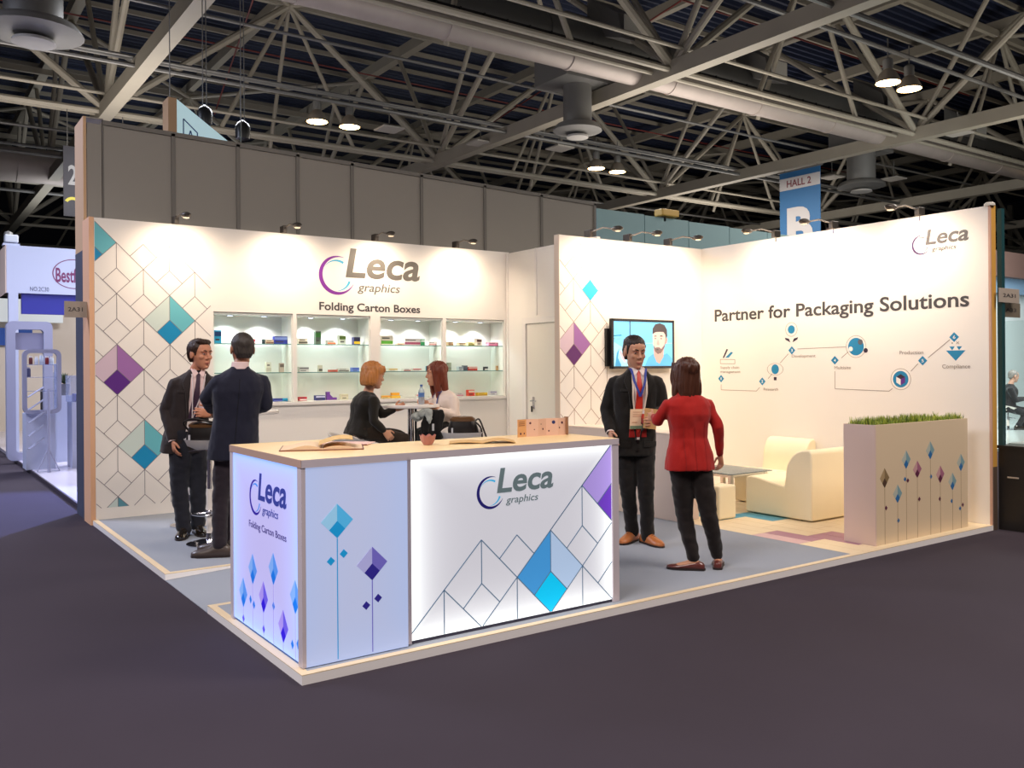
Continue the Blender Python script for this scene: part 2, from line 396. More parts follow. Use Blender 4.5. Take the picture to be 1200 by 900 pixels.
for a, b in (((4.88, 2.68), (5.138, 2.94)), ((5.138, 2.94), (4.98, 3.10)), ((4.88, 2.94), (4.75, 2.81)), ((4.88, 2.94), (5.01, 2.81)), ((4.88, 2.68), (4.67, 2.89)), ((5.138, 2.94), (5.138, 2.68))): P.line(a, b, .006, pl)
P.done('line_pattern', wt)
P.cell(o, H, (lilp, lil, M('print_plum', (100, 44, 110), .5))); P.done('coloured_diamond', wt); P.dia((5.138, 2.55), H/2, cy2); P.done('coloured_diamond', wt)
frr = Fr((XR, 0, 0), (0, -1, 0), (0, 0, 1), (-1, 0, 0))     # s = -Y
logo(frr, -.81, 2.875, .60, wr, M('logo_dark', (88, 84, 84), .55), M('logo_dark_purple', (70, 40, 90), .5), M('logo_dark2', (96, 96, 104), .5))
text(frr, 'Partner for Packaging Solutions', -3.53, -.21, 2.212, .158, INK, wr, bold=.018)
tg = M('caption_grey', (160, 146, 134), .6); db = M('icon_blue', (20, 130, 176), .5); dk = M('icon_dark', (48, 32, 52), .5); cream = M('icon_white', (245, 240, 232), .5)
P = Print(frr)
def L(a, b): P.line((-a[0], a[1]), (-b[0], b[1]), .007, tg)
for k, (y, z) in enumerate([(3.43, 1.465), (2.77, 1.435), (2.33, 1.81), (1.745, 1.685), (.70, 1.67), (.365, 1.905)]):
    P.dia((-y, z), .05, db); text(frr, str(k+1), -y-(.005 if k == 0 else .012), -y+(.006 if k == 0 else .014), z-.016, .034, cream, wr, bold=.01)
L((3.43, 1.39), (3.43, 1.32)); L((3.43, 1.32), (2.86, 1.315)); L((2.86, 1.315), (2.81, 1.36)); L((2.68, 1.47), (2.62, 1.53)); L((2.5, 1.66), (2.38, 1.77))
L((2.25, 1.825), (1.6, 1.835)); L((1.57, 1.78), (1.66, 1.71)); L((1.745, 1.56), (1.745, 1.36)); L((1.745, 1.36), (1.08, 1.345)); L((1.08, 1.345), (1.04, 1.375)); L((.83, 1.56), (.75, 1.64)); L((.64, 1.70), (.41, 1.88))
P.disc((-2.575, 1.585), .055, db, ry=.06); P.ring((-2.575, 1.585), .12, .006, tg, ry=.075); P.poly([(-2.595, 1.45), (-2.555, 1.45), (-2.555, 1.49), (-2.595, 1.49)], dk)
P.disc((-2.335, 2.06), .05, db); P.ring((-2.335, 2.06), .085, .005, tg); P.poly([(-2.35, 1.905), (-2.42, 1.94), (-2.43, 1.965), (-2.37, 1.95)], dk); P.poly([(-2.32, 1.905), (-2.25, 1.94), (-2.24, 1.965), (-2.30, 1.95)], dk)
P.disc((-1.475, 1.835), .098, db, .001); P.ring((-1.475, 1.835), .125, .005, tg); P.disc((-1.54, 1.81), .026, cream, .002); P.disc((-1.42, 1.885), .03, M('icon_grey', (90, 90, 96), .5), .002); P.disc((-1.355, 1.79), .026, dk, .002)
P.disc((-.945, 1.475), .105, cream, .0008); P.disc((-.945, 1.475), .088, db, .0014); P.ring((-.945, 1.475), .115, .005, tg)
P.poly([(-.995, 1.50), (-.945, 1.475), (-.945, 1.41), (-.995, 1.44)], cream, .002); P.poly([(-.945, 1.475), (-.895, 1.50), (-.895, 1.44), (-.945, 1.41)], pur, .002); P.poly([(-.995, 1.50), (-.945, 1.53), (-.895, 1.50), (-.945, 1.475)], dk, .002)
P.poly([(-.45, 1.77), (-.25, 1.77), (-.35, 1.665)], db); P.poly([(-.45, 1.77), (-.42, 1.81), (-.28, 1.81), (-.25, 1.77)], cream)
P.poly([(-.415, 1.81), (-.36, 1.81), (-.385, 1.772)], db, .002); P.poly([(-.34, 1.81), (-.285, 1.81), (-.315, 1.772)], db, .002)
P.line((-.345, 1.86), (-.315, 1.835), .005, tg); P.line((-.345, 1.835), (-.315, 1.86), .005, tg); P.dia((-.385, 1.845), .01, tg)
P.poly([(-3.40, 1.735), (-3.38, 1.73), (-3.31, 1.84), (-3.335, 1.85)], dk); P.poly([(-3.36, 1.735), (-3.30, 1.735), (-3.23, 1.80), (-3.26, 1.81)], db)
for a, b in (((3.44, 1.715), (3.20, 1.71)), ((3.44, 1.66), (3.20, 1.655)), ((3.44, 1.715), (3.44, 1.66)), ((3.20, 1.71), (3.20, 1.655))): L(a, b)
P.done('infographic', wr)
text(frr, 'Supply chain', -3.44, -3.13, 1.595, .034, tg, wr); text(frr, 'management', -3.44, -3.11, 1.54, .034, tg, wr)
text(frr, 'Research', -2.75, -2.53, 1.325, .034, tg, wr); text(frr, 'Development', -2.33, -2.0, 1.725, .036, tg, wr); text(frr, 'Multisite', -1.75, -1.54, 1.585, .036, tg, wr)
text(frr, 'Production', -.955, -.69, 1.74, .040, tg, wr); text(frr, 'Compliance', -.49, -.205, 1.59, .042, tg, wr)
# ================================================================ NEIGHBOURING HIGH WALL behind the booth
fasc = M('grey_fascia_panel', (138, 134, 127), .6, noise_s=1, noise_a=.02); fram = M('grey_fascia_frame', (104, 101, 96), .5)
wn = thing('wall_neighbour', None, None, (0, 6.2, 0), kind='structure')
xj = [.03, .20, .95, 1.70, 2.45, 3.19, 4.22, 5.26, 6.28, 7.33]
def ztop(x): return 4.40-.025*x
for a, b in zip(xj[:-1], xj[1:]):
    k = MB(); k.add([(a+.012, 6.22, 3.0), (b-.012, 6.22, 3.0), (b-.012, 6.25, 3.0), (a+.012, 6.25, 3.0), (a+.012, 6.22, ztop(a)-.05), (b-.012, 6.22, ztop(b)-.05), (b-.012, 6.25, ztop(b)-.05), (a+.012, 6.25, ztop(a)-.05)],
        [(0, 3, 2, 1), (4, 5, 6, 7), (0, 1, 5, 4), (1, 2, 6, 5), (2, 3, 7, 6), (3, 0, 4, 7)])
    k.build('fascia_panel', fasc, wn)
for x in xj[2:]:
    B('fascia_frame', (x-.022, 6.205, 3.0), (x+.022, 6.26, ztop(x)-.02), fram, wn)
B('fascia_frame', (.195, 6.215, 3.0), (.208, 6.26, ztop(.2)-.02), fram, wn)
k = MB(); k.bar((.2, 6.235, ztop(.2)-.025), (7.35, 6.235, ztop(7.35)-.025), .06, .05); k.build('fascia_frame', fram, wn)
B('wall_panel', (.03, 6.25, 0), (7.35, 6.35, 3.0), fasc, wn)
B('wall_end', (.0, 6.2, 2.95), (.03, 6.74, 4.41), M('peach_board', (196, 160, 122), .6), wn, label='peach end board of the high grey wall')
B('wall_end', (.03, 6.2, 4.395), (.205, 6.74, 4.41), fasc, wn)
B('wall_end', (-.002, 6.2, 0), (.03, 6.74, 2.95), M('dark_slate_board', (62, 68, 86), .6), wn, label='dark slate lower half of the high wall end')
wq = thing('wall_teal', None, None, (7.35, 6.2, 0), kind='structure')
tealw = M('teal_panel', (128, 164, 172), .6)
x = 7.38
while x < 14.5:
    B('teal_panel', (x, 6.22, 3.0), (x+1.02, 6.27, 4.13-.012*(x-7.4)), tealw, wq); x += 1.035
B('wall_panel', (7.38, 6.27, 0), (14.7, 6.3, 4.1), tealw, wq)
# ================================================================ HALL ROOF
deckn = M('navy_roof_deck', (36, 44, 68), .6, noise_s=.5, noise_a=.1)
cb = MB(); y = -14.0
prof = []
while y < 60: prof += [(y, 12.62), (y+.09, 12.62), (y+.13, 12.74), (y+.27, 12.74)]; y += .31
cb.loft([[(-30, a, b) for a, b in prof], [(62, a, b) for a, b in prof]], caps=False, close=False)
ce = cb.build('ceiling', deckn, kind='structure')
B('roof_backing', (-30, -14, 12.80), (62, 60, 12.85), deckn, ce)
X0, DX, Y0, DY = 2.6, 9.45, 9.1, 10.0
Xs = [X0+DX*i for i in range(-2, 6)]; Ys = [Y0+DY*j for j in range(-1, 5)]
def tb(name, a, b, r, m=STEEL): MB().tube([a, b], r, 8).build(name, m, ce, True)
def rb(name, a, b, w_, h_, m=STEEL): MB().bar(a, b, w_, h_).build(name, m, ce)
for x in Xs:
    rb('roof_beam', (x, -6, 12.0), (x, 52, 12.0), .28, .34)
    rb('truss_chord', (x, -6, 8.0), (x, 52, 8.0), .30, .34)
    for y in Ys:
        for s_ in (-1, 1):
            tb('truss_brace', (x, y, 8.1), (x, y+s_*DY/2, 11.9), .085)
            tb('truss_brace', (x, y, 8.1), (x, y+s_*DY/4, 11.9), .07)
for x in [a+DX/2 for a in Xs[:-1]]:
    rb('roof_beam', (x, -6, 12.05), (x, 52, 12.05), .22, .3)
for y in Ys:
    for q, (dy, dz, r) in enumerate(((0, 0, .07), (.5, .05, .05), (-.35, .35, .045))):
        tb('truss_chord', (Xs[0], y+dy, 8+dz), (Xs[-1], y+dy, 8+dz), r)
    rb('roof_beam', (Xs[0], y, 11.75), (Xs[-1], y, 11.75), .14, .2)
    for x in Xs[:-1]:
        c = (x+DX/2, y, 11.7)
        for dx, dy, r in ((-DX/2, 0, .095), (DX/2, 0, .095), (-DX/5, .0, .06), (DX/5, 0, .06), (-DX/2, -DY/2, .07), (DX/2, -DY/2, .07), (0, 1.6, .06)):
            tb('truss_brace', c, (c[0]+dx, y+dy, 8.05 if dy != -DY/2 else 11.8), r)
y = -5.0
while y < 50:
    rb('purlin', (-20, y, 12.42), (55, y, 12.44), .08, .14); y += 1.7
for y, z, r in ((15.2, 8.0, .05), (15.4, 8.25, .03), (16.9, 8.7, .05), (6.9, 8.7, .05), (5.1, 8.0, .06), (12.5, 8.3, .035), (26.9, 8.7, .05), (24.8, 8.0, .05), (22, 8.1, .04), (31, 8.0, .06)):
    tb('cable_rail', (-20, y, z), (55, y, z), r, STEELD)
for i, (x, y, t) in enumerate([(5.8, 17.2, 11), (14.5, 12.2, 10.5), (21, 20.2, 10.8), (9.5, 6.6, 11.3)]):
    pass
redp = M('red_sprinkler_pipe', (120, 50, 44), .5)
for a, b in (((-8, 12, 11.3), (30, 12, 11.3)), ((-8, 22, 11.3), (40, 22, 11.3)), ((6, -2, 11.4), (40, 2, 11.4)), ((4, 8, 11.5), (8.5, 30, 11.5)), ((14, 3, 11.5), (19, 30, 11.5))):
    tb('sprinkler_pipe', a, b, .025, redp)
# walls of the hall, far away
dw = M('hall_far_wall', (44, 46, 56), .8)
wf = thing('wall_far', None, None, (0, 55, 0), kind='structure'); B('wall_panel', (-30, 55, 0), (62, 55.3, 12.6), dw, wf)
wf2 = thing('wall_far_right', None, None, (61, 0, 0), kind='structure'); B('wall_panel', (61, -20, 0), (61.3, 55, 12.6), dw, wf2)
for k_ in range(10):
    B('window_post', (-28+9*k_, 54.8, 0), (-27.7+9*k_, 55, 12.5), STEEL, wf)
for z in (3, 6, 9): B('window_rail', (-30, 54.85, z), (62, 55, z+.2), STEEL, wf)
for k_ in range(8): B('window_post', (60.8, -20+9*k_, 0), (61, -19.7+9*k_, 12.5), STEEL, wf2)
for z in (3, 6, 9): B('window_rail', (60.85, -20, z), (61, 55, z+.2), STEEL, wf2)
# ---- ducts
galv = M('galvanised_duct', (176, 164, 156), .55, .3, noise_s=.6, noise_a=.15, aniso=(3, 1, 1)); galvd = M('dark_galvanised_duct', (120, 120, 116), .6, .3, noise_s=.6, noise_a=.15)
def duct(x0, x1, y, z, r, m, step, label):
    t = thing('air_duct', label, 'duct', (x0, y, z))
    x = x0
    while x < x1:
        b = min(x+step, x1)
        MB().tube([(x+.02, y, z), (b-.02, y, z)], r, 20).build('duct_section', m, t, True)
        MB().tube([(b-.03, y, z), (b+.03, y, z)], r+.02, 20).build('duct_flange', m, t, True)
        x = b
    return t
duct(-8, 45, 10.15, 8.20, .27, galv, 3.0, 'long slim round silver air duct crossing the hall above the stand, the lower of two')
duct(-8, 45, 11.1, 9.0, .46, galvd, 3.6, 'thick dark round air duct just above and behind the slim silver duct')
duct(-24, 5.5, 28.0, 8.3, .55, galv, 3.2, 'pale round duct far back at the left frame edge, seen past the dark banner')
t = thing('cable_tray', 'thin black cable tray with short hanging hooks along the slim silver duct', 'cable tray', (4, 10.0, 8.51))
MB().bar((4, 10.0, 8.51), (45, 10.0, 8.51), .10, .05).build('tray', BLACK, t)
for k_ in range(70):
    x = 5+k_*.55; MB().bar((x, 9.94, 8.54), (x, 9.86, 8.34), .03, .02).build('hook', BLACK, t)
wz = ['above the left half of the high grey wall', 'in the middle of the picture', 'right of the middle of the picture', 'near the right edge of the picture']
for i, x in enumerate((11.69, 16.76, 21.96, 27.0)):
    t = thing('duct_outlet', 'square grey air outlet on the thick dark duct, '+['behind the steel crossing', 'second from left', 'third from left', 'farthest right'][i], 'air outlet', (x, 11.0, 9.4), group='air outlets on the thick duct')
    k = MB(); k.loft([[(x-.35, 11.1, 9.2), (x+.45, 11.1, 9.2), (x+.45, 11.1, 10.1), (x-.35, 11.1, 10.1)], [(x-.1, 10.2, 8.95), (x+.6, 10.2, 8.95), (x+.6, 10.35, 9.55), (x-.1, 10.35, 9.55)]]); k.build('hood', STEELD, t)
    B('mouth', (x-.05, 10.17, 9.02), (x+.55, 10.2, 9.48), M('outlet_grille', (190, 186, 176), .5), t)
for i, (x, y, s_) in enumerate([(.12, 11.2, 1.0), (11.44, 11.6, .8), (22.9, 11.7, 1.0)]):
    zd = 6.75 if i == 0 else 7.0
    t = thing('air_diffuser', ['round ceiling diffuser of stacked grey discs in the top left corner', 'round grey ceiling diffuser above the middle of the high wall', 'large round grey diffuser hanging right of the blue hall banner'][i], 'diffuser', (x, y, zd))
    MB().lathe((x, y, zd), [(.42*s_, .35), (.42*s_, 1.6)], 24).build('neck', STEELD, t, True)
    MB().lathe((x, y, zd), [(.30*s_, .36), (.62*s_, .30), (.70*s_, .2), (.72*s_, .16), (.5*s_, .12), (.3*s_, .1)], 28).build('outer_disc', STEELD, t, True)
    MB().lathe((x, y, zd), [(.16*s_, .08), (.30*s_, .05), (.32*s_, .0), (.2*s_, -.02), (.1*s_, -.02)], 24).build('inner_disc', M('diffuser_pale', (170, 166, 160), .5), t, True)
    B('plenum', (x-.8, y-.6, 8.2), (x+.8, y+.6, 9.6), STEELD, t)
# ---- hall lamps in pairs
lampglow = M('lamp_glow', (255, 240, 205), .5, emit=(255, 214, 150), es=22)
shade = M('lamp_shade_aluminium', (190, 176, 156), .35, .6)
def haylamp(x, y, z, label, group=None):
    t = thing('hall_lamp', label, 'lamp', (x, y, z), group=group)
    MB().lathe((x, y, z), [(.27, 0), (.26, .06), (.18, .22), (.10, .30)], 24, caps=False).build('reflector', shade, t, True)
    MB().lathe((x, y, z), [(.10, .30), (.11, .34), (.11, .52), (.08, .55)], 20).build('gear_housing', STEELD, t, True)
    MB().lathe((x, y, z), [(.0, .015), (.255, .01), (.255, .0), (.0, -.005)], 24, caps=False).build('lamp_lens', lampglow, t, True)
    MB().tube([(x, y, z+.55), (x, y, z+1.0)], .015, 6).build('hanger', STEELD, t)
    light('SPOT', 'hall_lamp_light', (x, y, z-.05), 260, (1, .82, .6), .2, (x, y, 0), 2.2, .8)
LN = [('left lamp of the lit pair above the high grey wall', 7.2, 16.9), ('right lamp of the lit pair above the high grey wall', 8.1, 16.9), ('left lamp of the small lit pair over the teal wall', 16.66, 17.0), ('right lamp of the small lit pair over the teal wall', 17.56, 17.0),
      ('left lamp of the large lit pair at upper right', 16.58, 6.9), ('right lamp of the large lit pair at upper right', 17.4, 6.88)]
for lb, x, y in LN: haylamp(x, y, 7.95, 'conical aluminium hall lamp, '+lb, 'conical hall lamps')
ff = thing('hall_lamp', 'small flat lit lamp seen far off beyond the right wall end', 'lamp', (34, 8.4, 6.9))
MB().lathe((34, 8.4, 6.9), [(0, .05), (.35, .03), (.35, 0), (0, -.01)], 16, caps=False).build('lamp_lens', lampglow, ff, True)
MB().tube([(34, 8.4, 6.9), (34, 8.4, 8.0)], .03, 6).build('hanger', STEELD, ff)
for i, (x, y) in enumerate([(11.8, 16.3), (14, 15.5), (24, 13.5), (26, 12.5), (9.0, 16.4), (22, 8.2)]):
    t = thing('light_reflector', 'flat white plate under a roof rail, '+['left of the middle of the high wall', 'over the middle of the high wall', 'near the thick duct at far right', 'highest one by the right frame edge', 'just right of the left lamp pair', 'under the long steel beam at right'][i], 'plate', (x, y, 7.9), group='flat white plates under the rails')
    B('plate', (x-.3, y-.3, 7.9), (x+.3, y+.3, 7.94), M('plate_white', (176, 170, 160), .5), t); MB().tube([(x, y, 7.94), (x, y, 8.5)], .015, 6).build('hanger', STEELD, t)
# ---- banner HALL 2 B
t = thing('hall_banner', 'blue hanging banner reading HALL 2 above a large white B', 'banner', (21.5, 12.9, 7.76))
bl = M('banner_blue', (44, 104, 156), .6); gw = M('banner_grey', (196, 192, 192), .6); brn = M('banner_red_text', (120, 56, 66), .6)
B('cloth', (21.5, 12.18, 4.9), (21.52, 13.68, 7.76), bl, t); MB().tube([(21.51, 12.1, 7.77), (21.51, 13.76, 7.77)], .03, 8).build('rod', STEELD, t)
fbn = Fr((21.5, 0, 0), (0, -1, 0), (0, 0, 1), (-1, 0, 0)); Pn = Print(fbn); Pn.poly([(-13.68, 7.18), (-12.18, 7.18), (-12.18, 7.56), (-13.68, 7.56)], gw, .004); Pn.done('white_band', t)
text(fbn, 'HALL 2', -13.4, -12.5, 7.27, .22, brn, t, bold=.02, z=.01); text(fbn, 'B', -13.4, -12.45, 5.45, 1.15, gw, t, bold=.05, z=.01)
for y in (12.3, 13.5): MB().tube([(21.51, y, 7.78), (21.51, y, 8.1)], .01, 6).build('cord', STEELD, t)
t = thing('hall_banner', 'dark hanging banner with a pale 2 and a yellow arc at far left', 'banner', (1.9, 19.1, 7.04))
B('cloth', (1.66, 19.1, 5.35), (3.1, 19.13, 7.04), M('banner_charcoal', (52, 50, 56), .6), t)
fd = Fr((0, 19.1, 0), (1, 0, 0), (0, 0, 1), (0, -1, 0)); text(fd, '2', 1.76, 1.96, 6.12, .48, M('banner_pale', (150, 150, 150), .6), t, bold=.02, z=.01)
Pn = Print(fd); Pn.ring((1.86, 5.62), .2, .07, M('banner_yellow', (190, 180, 70), .6), .004, 20, 150, 12); Pn.done('yellow_arc', t)
for x in (1.75, 3.0): MB().tube([(x, 19.11, 7.04), (x, 19.11, 8.0)], .01, 6).build('cord', STEELD, t)
# ---- pale blue hanging sign of another stand, with its chain hoists
t = thing('hanging_sign', 'pale teal backlit hanging sign with slanting top edge above the high grey wall', 'sign', (1.6, 9, 4.5))
k = MB(); k.add([(1.60, 9, 4.7), (2.75, 9, 4.7), (2.75, 9, 4.88), (1.70, 9, 5.60), (1.60, 9, 5.60)] + [(1.60, 9.3, 4.7), (2.75, 9.3, 4.7), (2.75, 9.3, 4.88), (1.70, 9.3, 5.60), (1.60, 9.3, 5.60)],
      [(0, 1, 2, 3, 4), (9, 8, 7, 6, 5), (0, 5, 6, 1), (1, 6, 7, 2), (2, 7, 8, 3), (3, 8, 9, 4), (4, 9, 5, 0)])
k.build('sign_body', M('sign_teal_glow', (180, 216, 224), .5, emit=(196, 226, 232), es=.45), t)
B('sign_end', (1.585, 8.99, 4.7), (1.705, 9.31, 5.605), M('peach_board', (196, 160, 122), .6), t)
fs_ = Fr((0, 9, 0), (1, 0, 0), (0, 0, 1), (0, -1, 0)); Pn = Print(fs_); nb = M('sign_navy', (30, 74, 140), .6)
for a, b in (((1.80, 5.0), (1.80, 5.32)), ((1.80, 5.32), (2.0, 5.14)), ((2.0, 5.14), (2.0, 4.9)), ((1.86, 5.0), (1.90, 5.16)), ((1.90, 5.16), (1.95, 5.0)), ((1.87, 5.06), (1.94, 5.06))): Pn.line(a, b, .016, nb, .003)
Pn.done('sign_mark', t)
for x in (1.65, 2.7): MB().tube([(x, 9.15, 5.58 if x < 2 else 4.95), (x, 9.15, 7.95)], .008, 5).build('suspension_cable', STEELD, t)
for i, (x, y, z) in enumerate([(2.28, 9.6, 5.55), (2.84, 9.5, 5.38)]):
    t = thing('chain_hoist', 'black chain hoist hanging on chains '+['right behind the pale teal hanging sign', 'just right of the pale teal hanging sign'][i], 'hoist', (x, y, z), group='chain hoists')
    MB().lathe((x, y, z), [(.06, -.12), (.11, -.1), (.12, .08), (.09, .14), (.02, .2)], 14).build('motor_bag', BLACK, t, True)
    for dx in (-.03, .03): MB().tube([(x+dx, y, z+.12), (x+dx*.5, y, 11)], .008, 5).build('chain', STEELD, t)
    MB().ell((x, y, z+2.2), .05, .05, .08).build('red_hook', M('hook_red', (150, 60, 44), .5), t, True)
# ================================================================ RECEPTION COUNTER
def glow(name, mid, edge_c, s_mid, s_edge, ax, a0, a1, z0, z1, fall=.16, top=1.0):
    """light box face: brighter close to the LED strips hidden round its rim"""
    m = bpy.data.materials.new(name); m.use_nodes = True; nt = m.node_tree; b = nt.nodes['Principled BSDF']
    N = nt.nodes.new; Lk = nt.links.new
    tc = N('ShaderNodeTexCoord'); sp = N('ShaderNodeSeparateXYZ'); Lk(tc.outputs['Object'], sp.inputs[0])
    def mth(op, a, b_=None):
        n = N('ShaderNodeMath'); n.operation = op
        for i, q in enumerate((a, b_)):
            if q is None: continue
            if isinstance(q, (int, float)): n.inputs[i].default_value = q
            else: Lk(q, n.inputs[i])
        return n.outputs[0]
    A = sp.outputs[ax]; Z = sp.outputs[2]
    d = mth('MINIMUM', mth('MINIMUM', mth('SUBTRACT', A, a0), mth('SUBTRACT', a1, A)), mth('MINIMUM', mth('SUBTRACT', Z, z0), mth('MULTIPLY', mth('SUBTRACT', z1, Z), 1/top)))
    e = mth('POWER', 2.718, mth('MULTIPLY', mth('MAXIMUM', d, 0.0), -1/fall))
    mr = N('ShaderNodeMapRange'); Lk(e, mr.inputs[0]); mr.inputs[3].default_value = s_mid; mr.inputs[4].default_value = s_edge
    mx = N('ShaderNodeMix'); mx.data_type = 'RGBA'; Lk(e, mx.inputs[0])
    g = lambda c: tuple((x/255)**2.2 for x in c)+(1,)
    mx.inputs[6].default_value = g(mid); mx.inputs[7].default_value = g(edge_c)
    b.inputs['Base Color'].default_value = tuple(x*.5 for x in g(mid)[:3])+(1,); b.inputs['Roughness'].default_value = .35
    Lk(mx.outputs[2], b.inputs['Emission Color']); Lk(mr.outputs[0], b.inputs['Emission Strength'])
    return m
CX0, CX1, CXM, CY, CYR, CYB, CYL, CT = .0355, 2.280, .662, .078, .104, .778, 1.274, 1.152
ct = thing('reception_counter', 'long white L-shaped reception counter with pale wood top and glowing front panels', 'counter', (1.1, .6, HP))
B('worktop', (CX0, CY, CT-.042), (CXM, CYL, CT), [OAK, WHITE], ct, bevel=.002, label='pale wood top of the deeper left counter module')
B('worktop', (CXM+.003, CYR-.004, CT-.044), (CX1, CYB, CT-.003), OAK, ct, bevel=.002, label='pale wood top of the long right counter module')
lamE = M('worktop_edge_lilac_white', (206, 196, 204), .5)
B('worktop_edge', (CX0-.002, CY-.003, CT-.043), (CXM, CY-.0005, CT-.001), lamE, ct); B('worktop_edge', (CXM+.003, CYR-.007, CT-.045), (CX1+.001, CYR-.0045, CT-.004), lamE, ct)
B('worktop_edge', (CX0-.003, CY-.003, CT-.043), (CX0-.0005, CYL, CT-.001), M('worktop_edge_tan', (190, 160, 146), .5), ct)
# carcass
B('counter_carcass', (CX0+.06, CY+.05, HP+.02), (CXM-.02, CYL-.02, CT-.045), WHITE, ct); B('counter_carcass', (CXM, CYR+.05, HP+.02), (CX1-.02, CYB-.02, CT-.047), WHITE, ct)
plin = M('dark_plinth', (70, 66, 84), .6)
B('plinth', (CX0+.03, CY+.012, HP+.001), (CXM-.02, CYL-.02, HP+.02), plin, ct); B('plinth', (CXM-.02, CYR+.012, HP+.001), (CX1-.045, CYB-.02, HP+.02), plin, ct)
B('corner_post', (CX0, CY, HP+.006), (CX0+.022, CY+.06, CT-.043), lamE, ct); B('corner_post', (CX0, CYL-.05, HP+.002), (CX0+.05, CYL, CT-.043), lamE, ct)
B('corner_post', (CXM+.003, CYR-.003, HP+.006), (CXM+.035, CYR+.06, CT-.045), lamE, ct); B('end_panel', (CX1-.055, CYR-.003, HP+.001), (CX1, CYB, CT-.045), lamE, ct)
pf = B('front_panel', (CX0+.022, CY+.001, HP+.006), (CXM, CY+.02, CT-.045), glow('weak_blue_glow', (200, 204, 234), (170, 192, 238), .56, .66, 0, CX0, CXM, HP, CT+.4, .35), ct, label='plain pale front panel with two printed diamond flowers')  # plain panel face given a weak blue emission of its own
G = lambda n, c, k=1: glow(n, c, c, .62*k, 1.05*k, 0, CXM+.035, CX1-.055, HP, CT, .14)
pg = B('light_panel', (CXM+.036, CYR+.008, HP+.02), (CX1-.056, CYR+.03, CT-.046), glow('white_light_box', (222, 222, 232), (246, 252, 248), .54, 1.35, 0, CXM+.036, CX1-.056, HP+.02, CT-.04, .10, .7), ct, label='glowing white front panel with diamond line print')
GS = lambda n, c, k=1: glow(n, c, c, .62*k, .95*k, 1, CY+.06, CYL-.05, HP, CT, .12)
ps = B('light_panel', (CX0+.006, CY+.06, HP+.02), (CX0+.03, CYL-.05, CT-.045), glow('blue_light_box', (196, 190, 246), (134, 176, 255), .66, 1.25, 1, CY+.06, CYL-.05, HP+.02, CT-.04, .12, .8), ct, label='glowing blue-white side panel')
ff_ = Fr((0, CY+.001, 0), (1, 0, 0), (0, 0, 1), (0, -1, 0)); P = Print(ff_)
wc = lambda n, c, s_: M(n, c, .5, emit=c, es=s_)
c1, c2, c3 = wc('film_pale_cyan', (150, 205, 240), .35), wc('film_cyan', (80, 180, 232), .35), wc('film_deep_cyan', (20, 150, 212), .35)
v1, v2, v3 = wc('film_pale_violet', (176, 178, 232), .3), wc('film_violet', (112, 104, 196), .3), wc('film_deep_violet', (44, 36, 140), .3)
P.cell((.235, .812), .093, (c1, c2, c3)); P.line((.235, .719), (.235, .07), .005, c3); P.dia((.198, .60), .024, c3); P.dia((.272, .632), .024, c3); P.done('printed_flower', pf)
P.cell((.44, .556), .093, (v1, v2, v3)); P.line((.44, .463), (.44, .07), .005, v2); P.dia((.403, .33), .024, v3); P.dia((.475, .36), .024, v3)
P.done('printed_flower', pf)
fg = Fr((0, CYR+.008, 0), (1, 0, 0), (0, 0, 1), (0, -1, 0)); P = Print(fg, (CXM+.037, HP+.022, CX1-.058, CT-.048)); H = .2625; o = (1.705, .33)
ln = M('film_line_slate', (84, 112, 140), .5, emit=(84, 112, 140), es=.4)
P.lattice(o, H, [(0, 0), (-2, 0), (-3, -1), (-1, -1), (1, -1), (1, 1), (2, 0), (3, -1), (2, 2)], ln, .006)
P.line((1.4425+0, .5925+0), (1.31, .461), .006, ln); P.line((1.4425, .5925), (1.574, .461), .006, ln)
P.line((1.705, .5925), (2.2, 1.0875), .006, ln)
P.cell(o, H, (G('film_azure', (70, 150, 215)), G('film_pale_azure', (176, 200, 232)), G('film_bright_cyan', (20, 190, 236), 1.1)), z=.0012)
q = (o[0]+2*H, o[1]+2*H)
P.poly([(q[0], q[1]+H), (q[0]-H, q[1]), (q[0]-H/2, q[1]-H/2), (q[0]+H/2, q[1]+H/2)], G('film_lilac', (164, 142, 214)), .0012)
P.poly([(q[0], q[1]), (q[0]-H/2, q[1]-H/2), (q[0], q[1]-H), (q[0]+H/2, q[1]-H/2)], G('film_deep_purple', (104, 62, 180)), .0012)
P.done('printed_diamonds', pg)
logo(fg, 1.15, .868, .58, pg, G('film_slate_letters', (104, 120, 124), .75), G('film_navy', (40, 36, 110), .8), G('film_sky', (60, 170, 220)))
fsd = Fr((CX0+.006, 0, 0), (0, -1, 0), (0, 0, 1), (-1, 0, 0))
nv = GS('film_navy_letters', (60, 72, 168), .7)
logo(fsd, -.915, .868, .61, ps, nv, GS('film_indigo', (50, 30, 170), .8), GS('film_azure2', (60, 140, 240)), None)
text(fsd, 'Folding Carton Boxes', -.925, -.31, .685, .042, GS('film_violet_letters', (90, 80, 150), .7), ps, bold=.008)
P = Print(fsd, (-(CYL-.052), HP+.022, -(CY+.062), CT))
s1, s2, s3 = GS('film_s1', (130, 176, 250)), GS('film_s2', (90, 150, 245)), GS('film_s3', (24, 120, 235)); t1, t2, t3 = GS('film_t1', (170, 150, 245)), GS('film_t2', (110, 96, 235)), GS('film_t3', (48, 20, 225))
sl = GS('film_stem', (170, 160, 230), .9)
for y, z, cs in [(.87, .435, 's'), (.52, .50, 's'), (1.045, .26, 's'), (.685, .305, 't'), (.37, .21, 't'), (.19, .41, 's')]:
    P.cell((-y, z), .092, (s1, s2, s3) if cs == 's' else (t1, t2, t3), hx=.075); P.line((-y, z-.09), (-y, HP), .003, sl); P.done('printed_flower', ps)
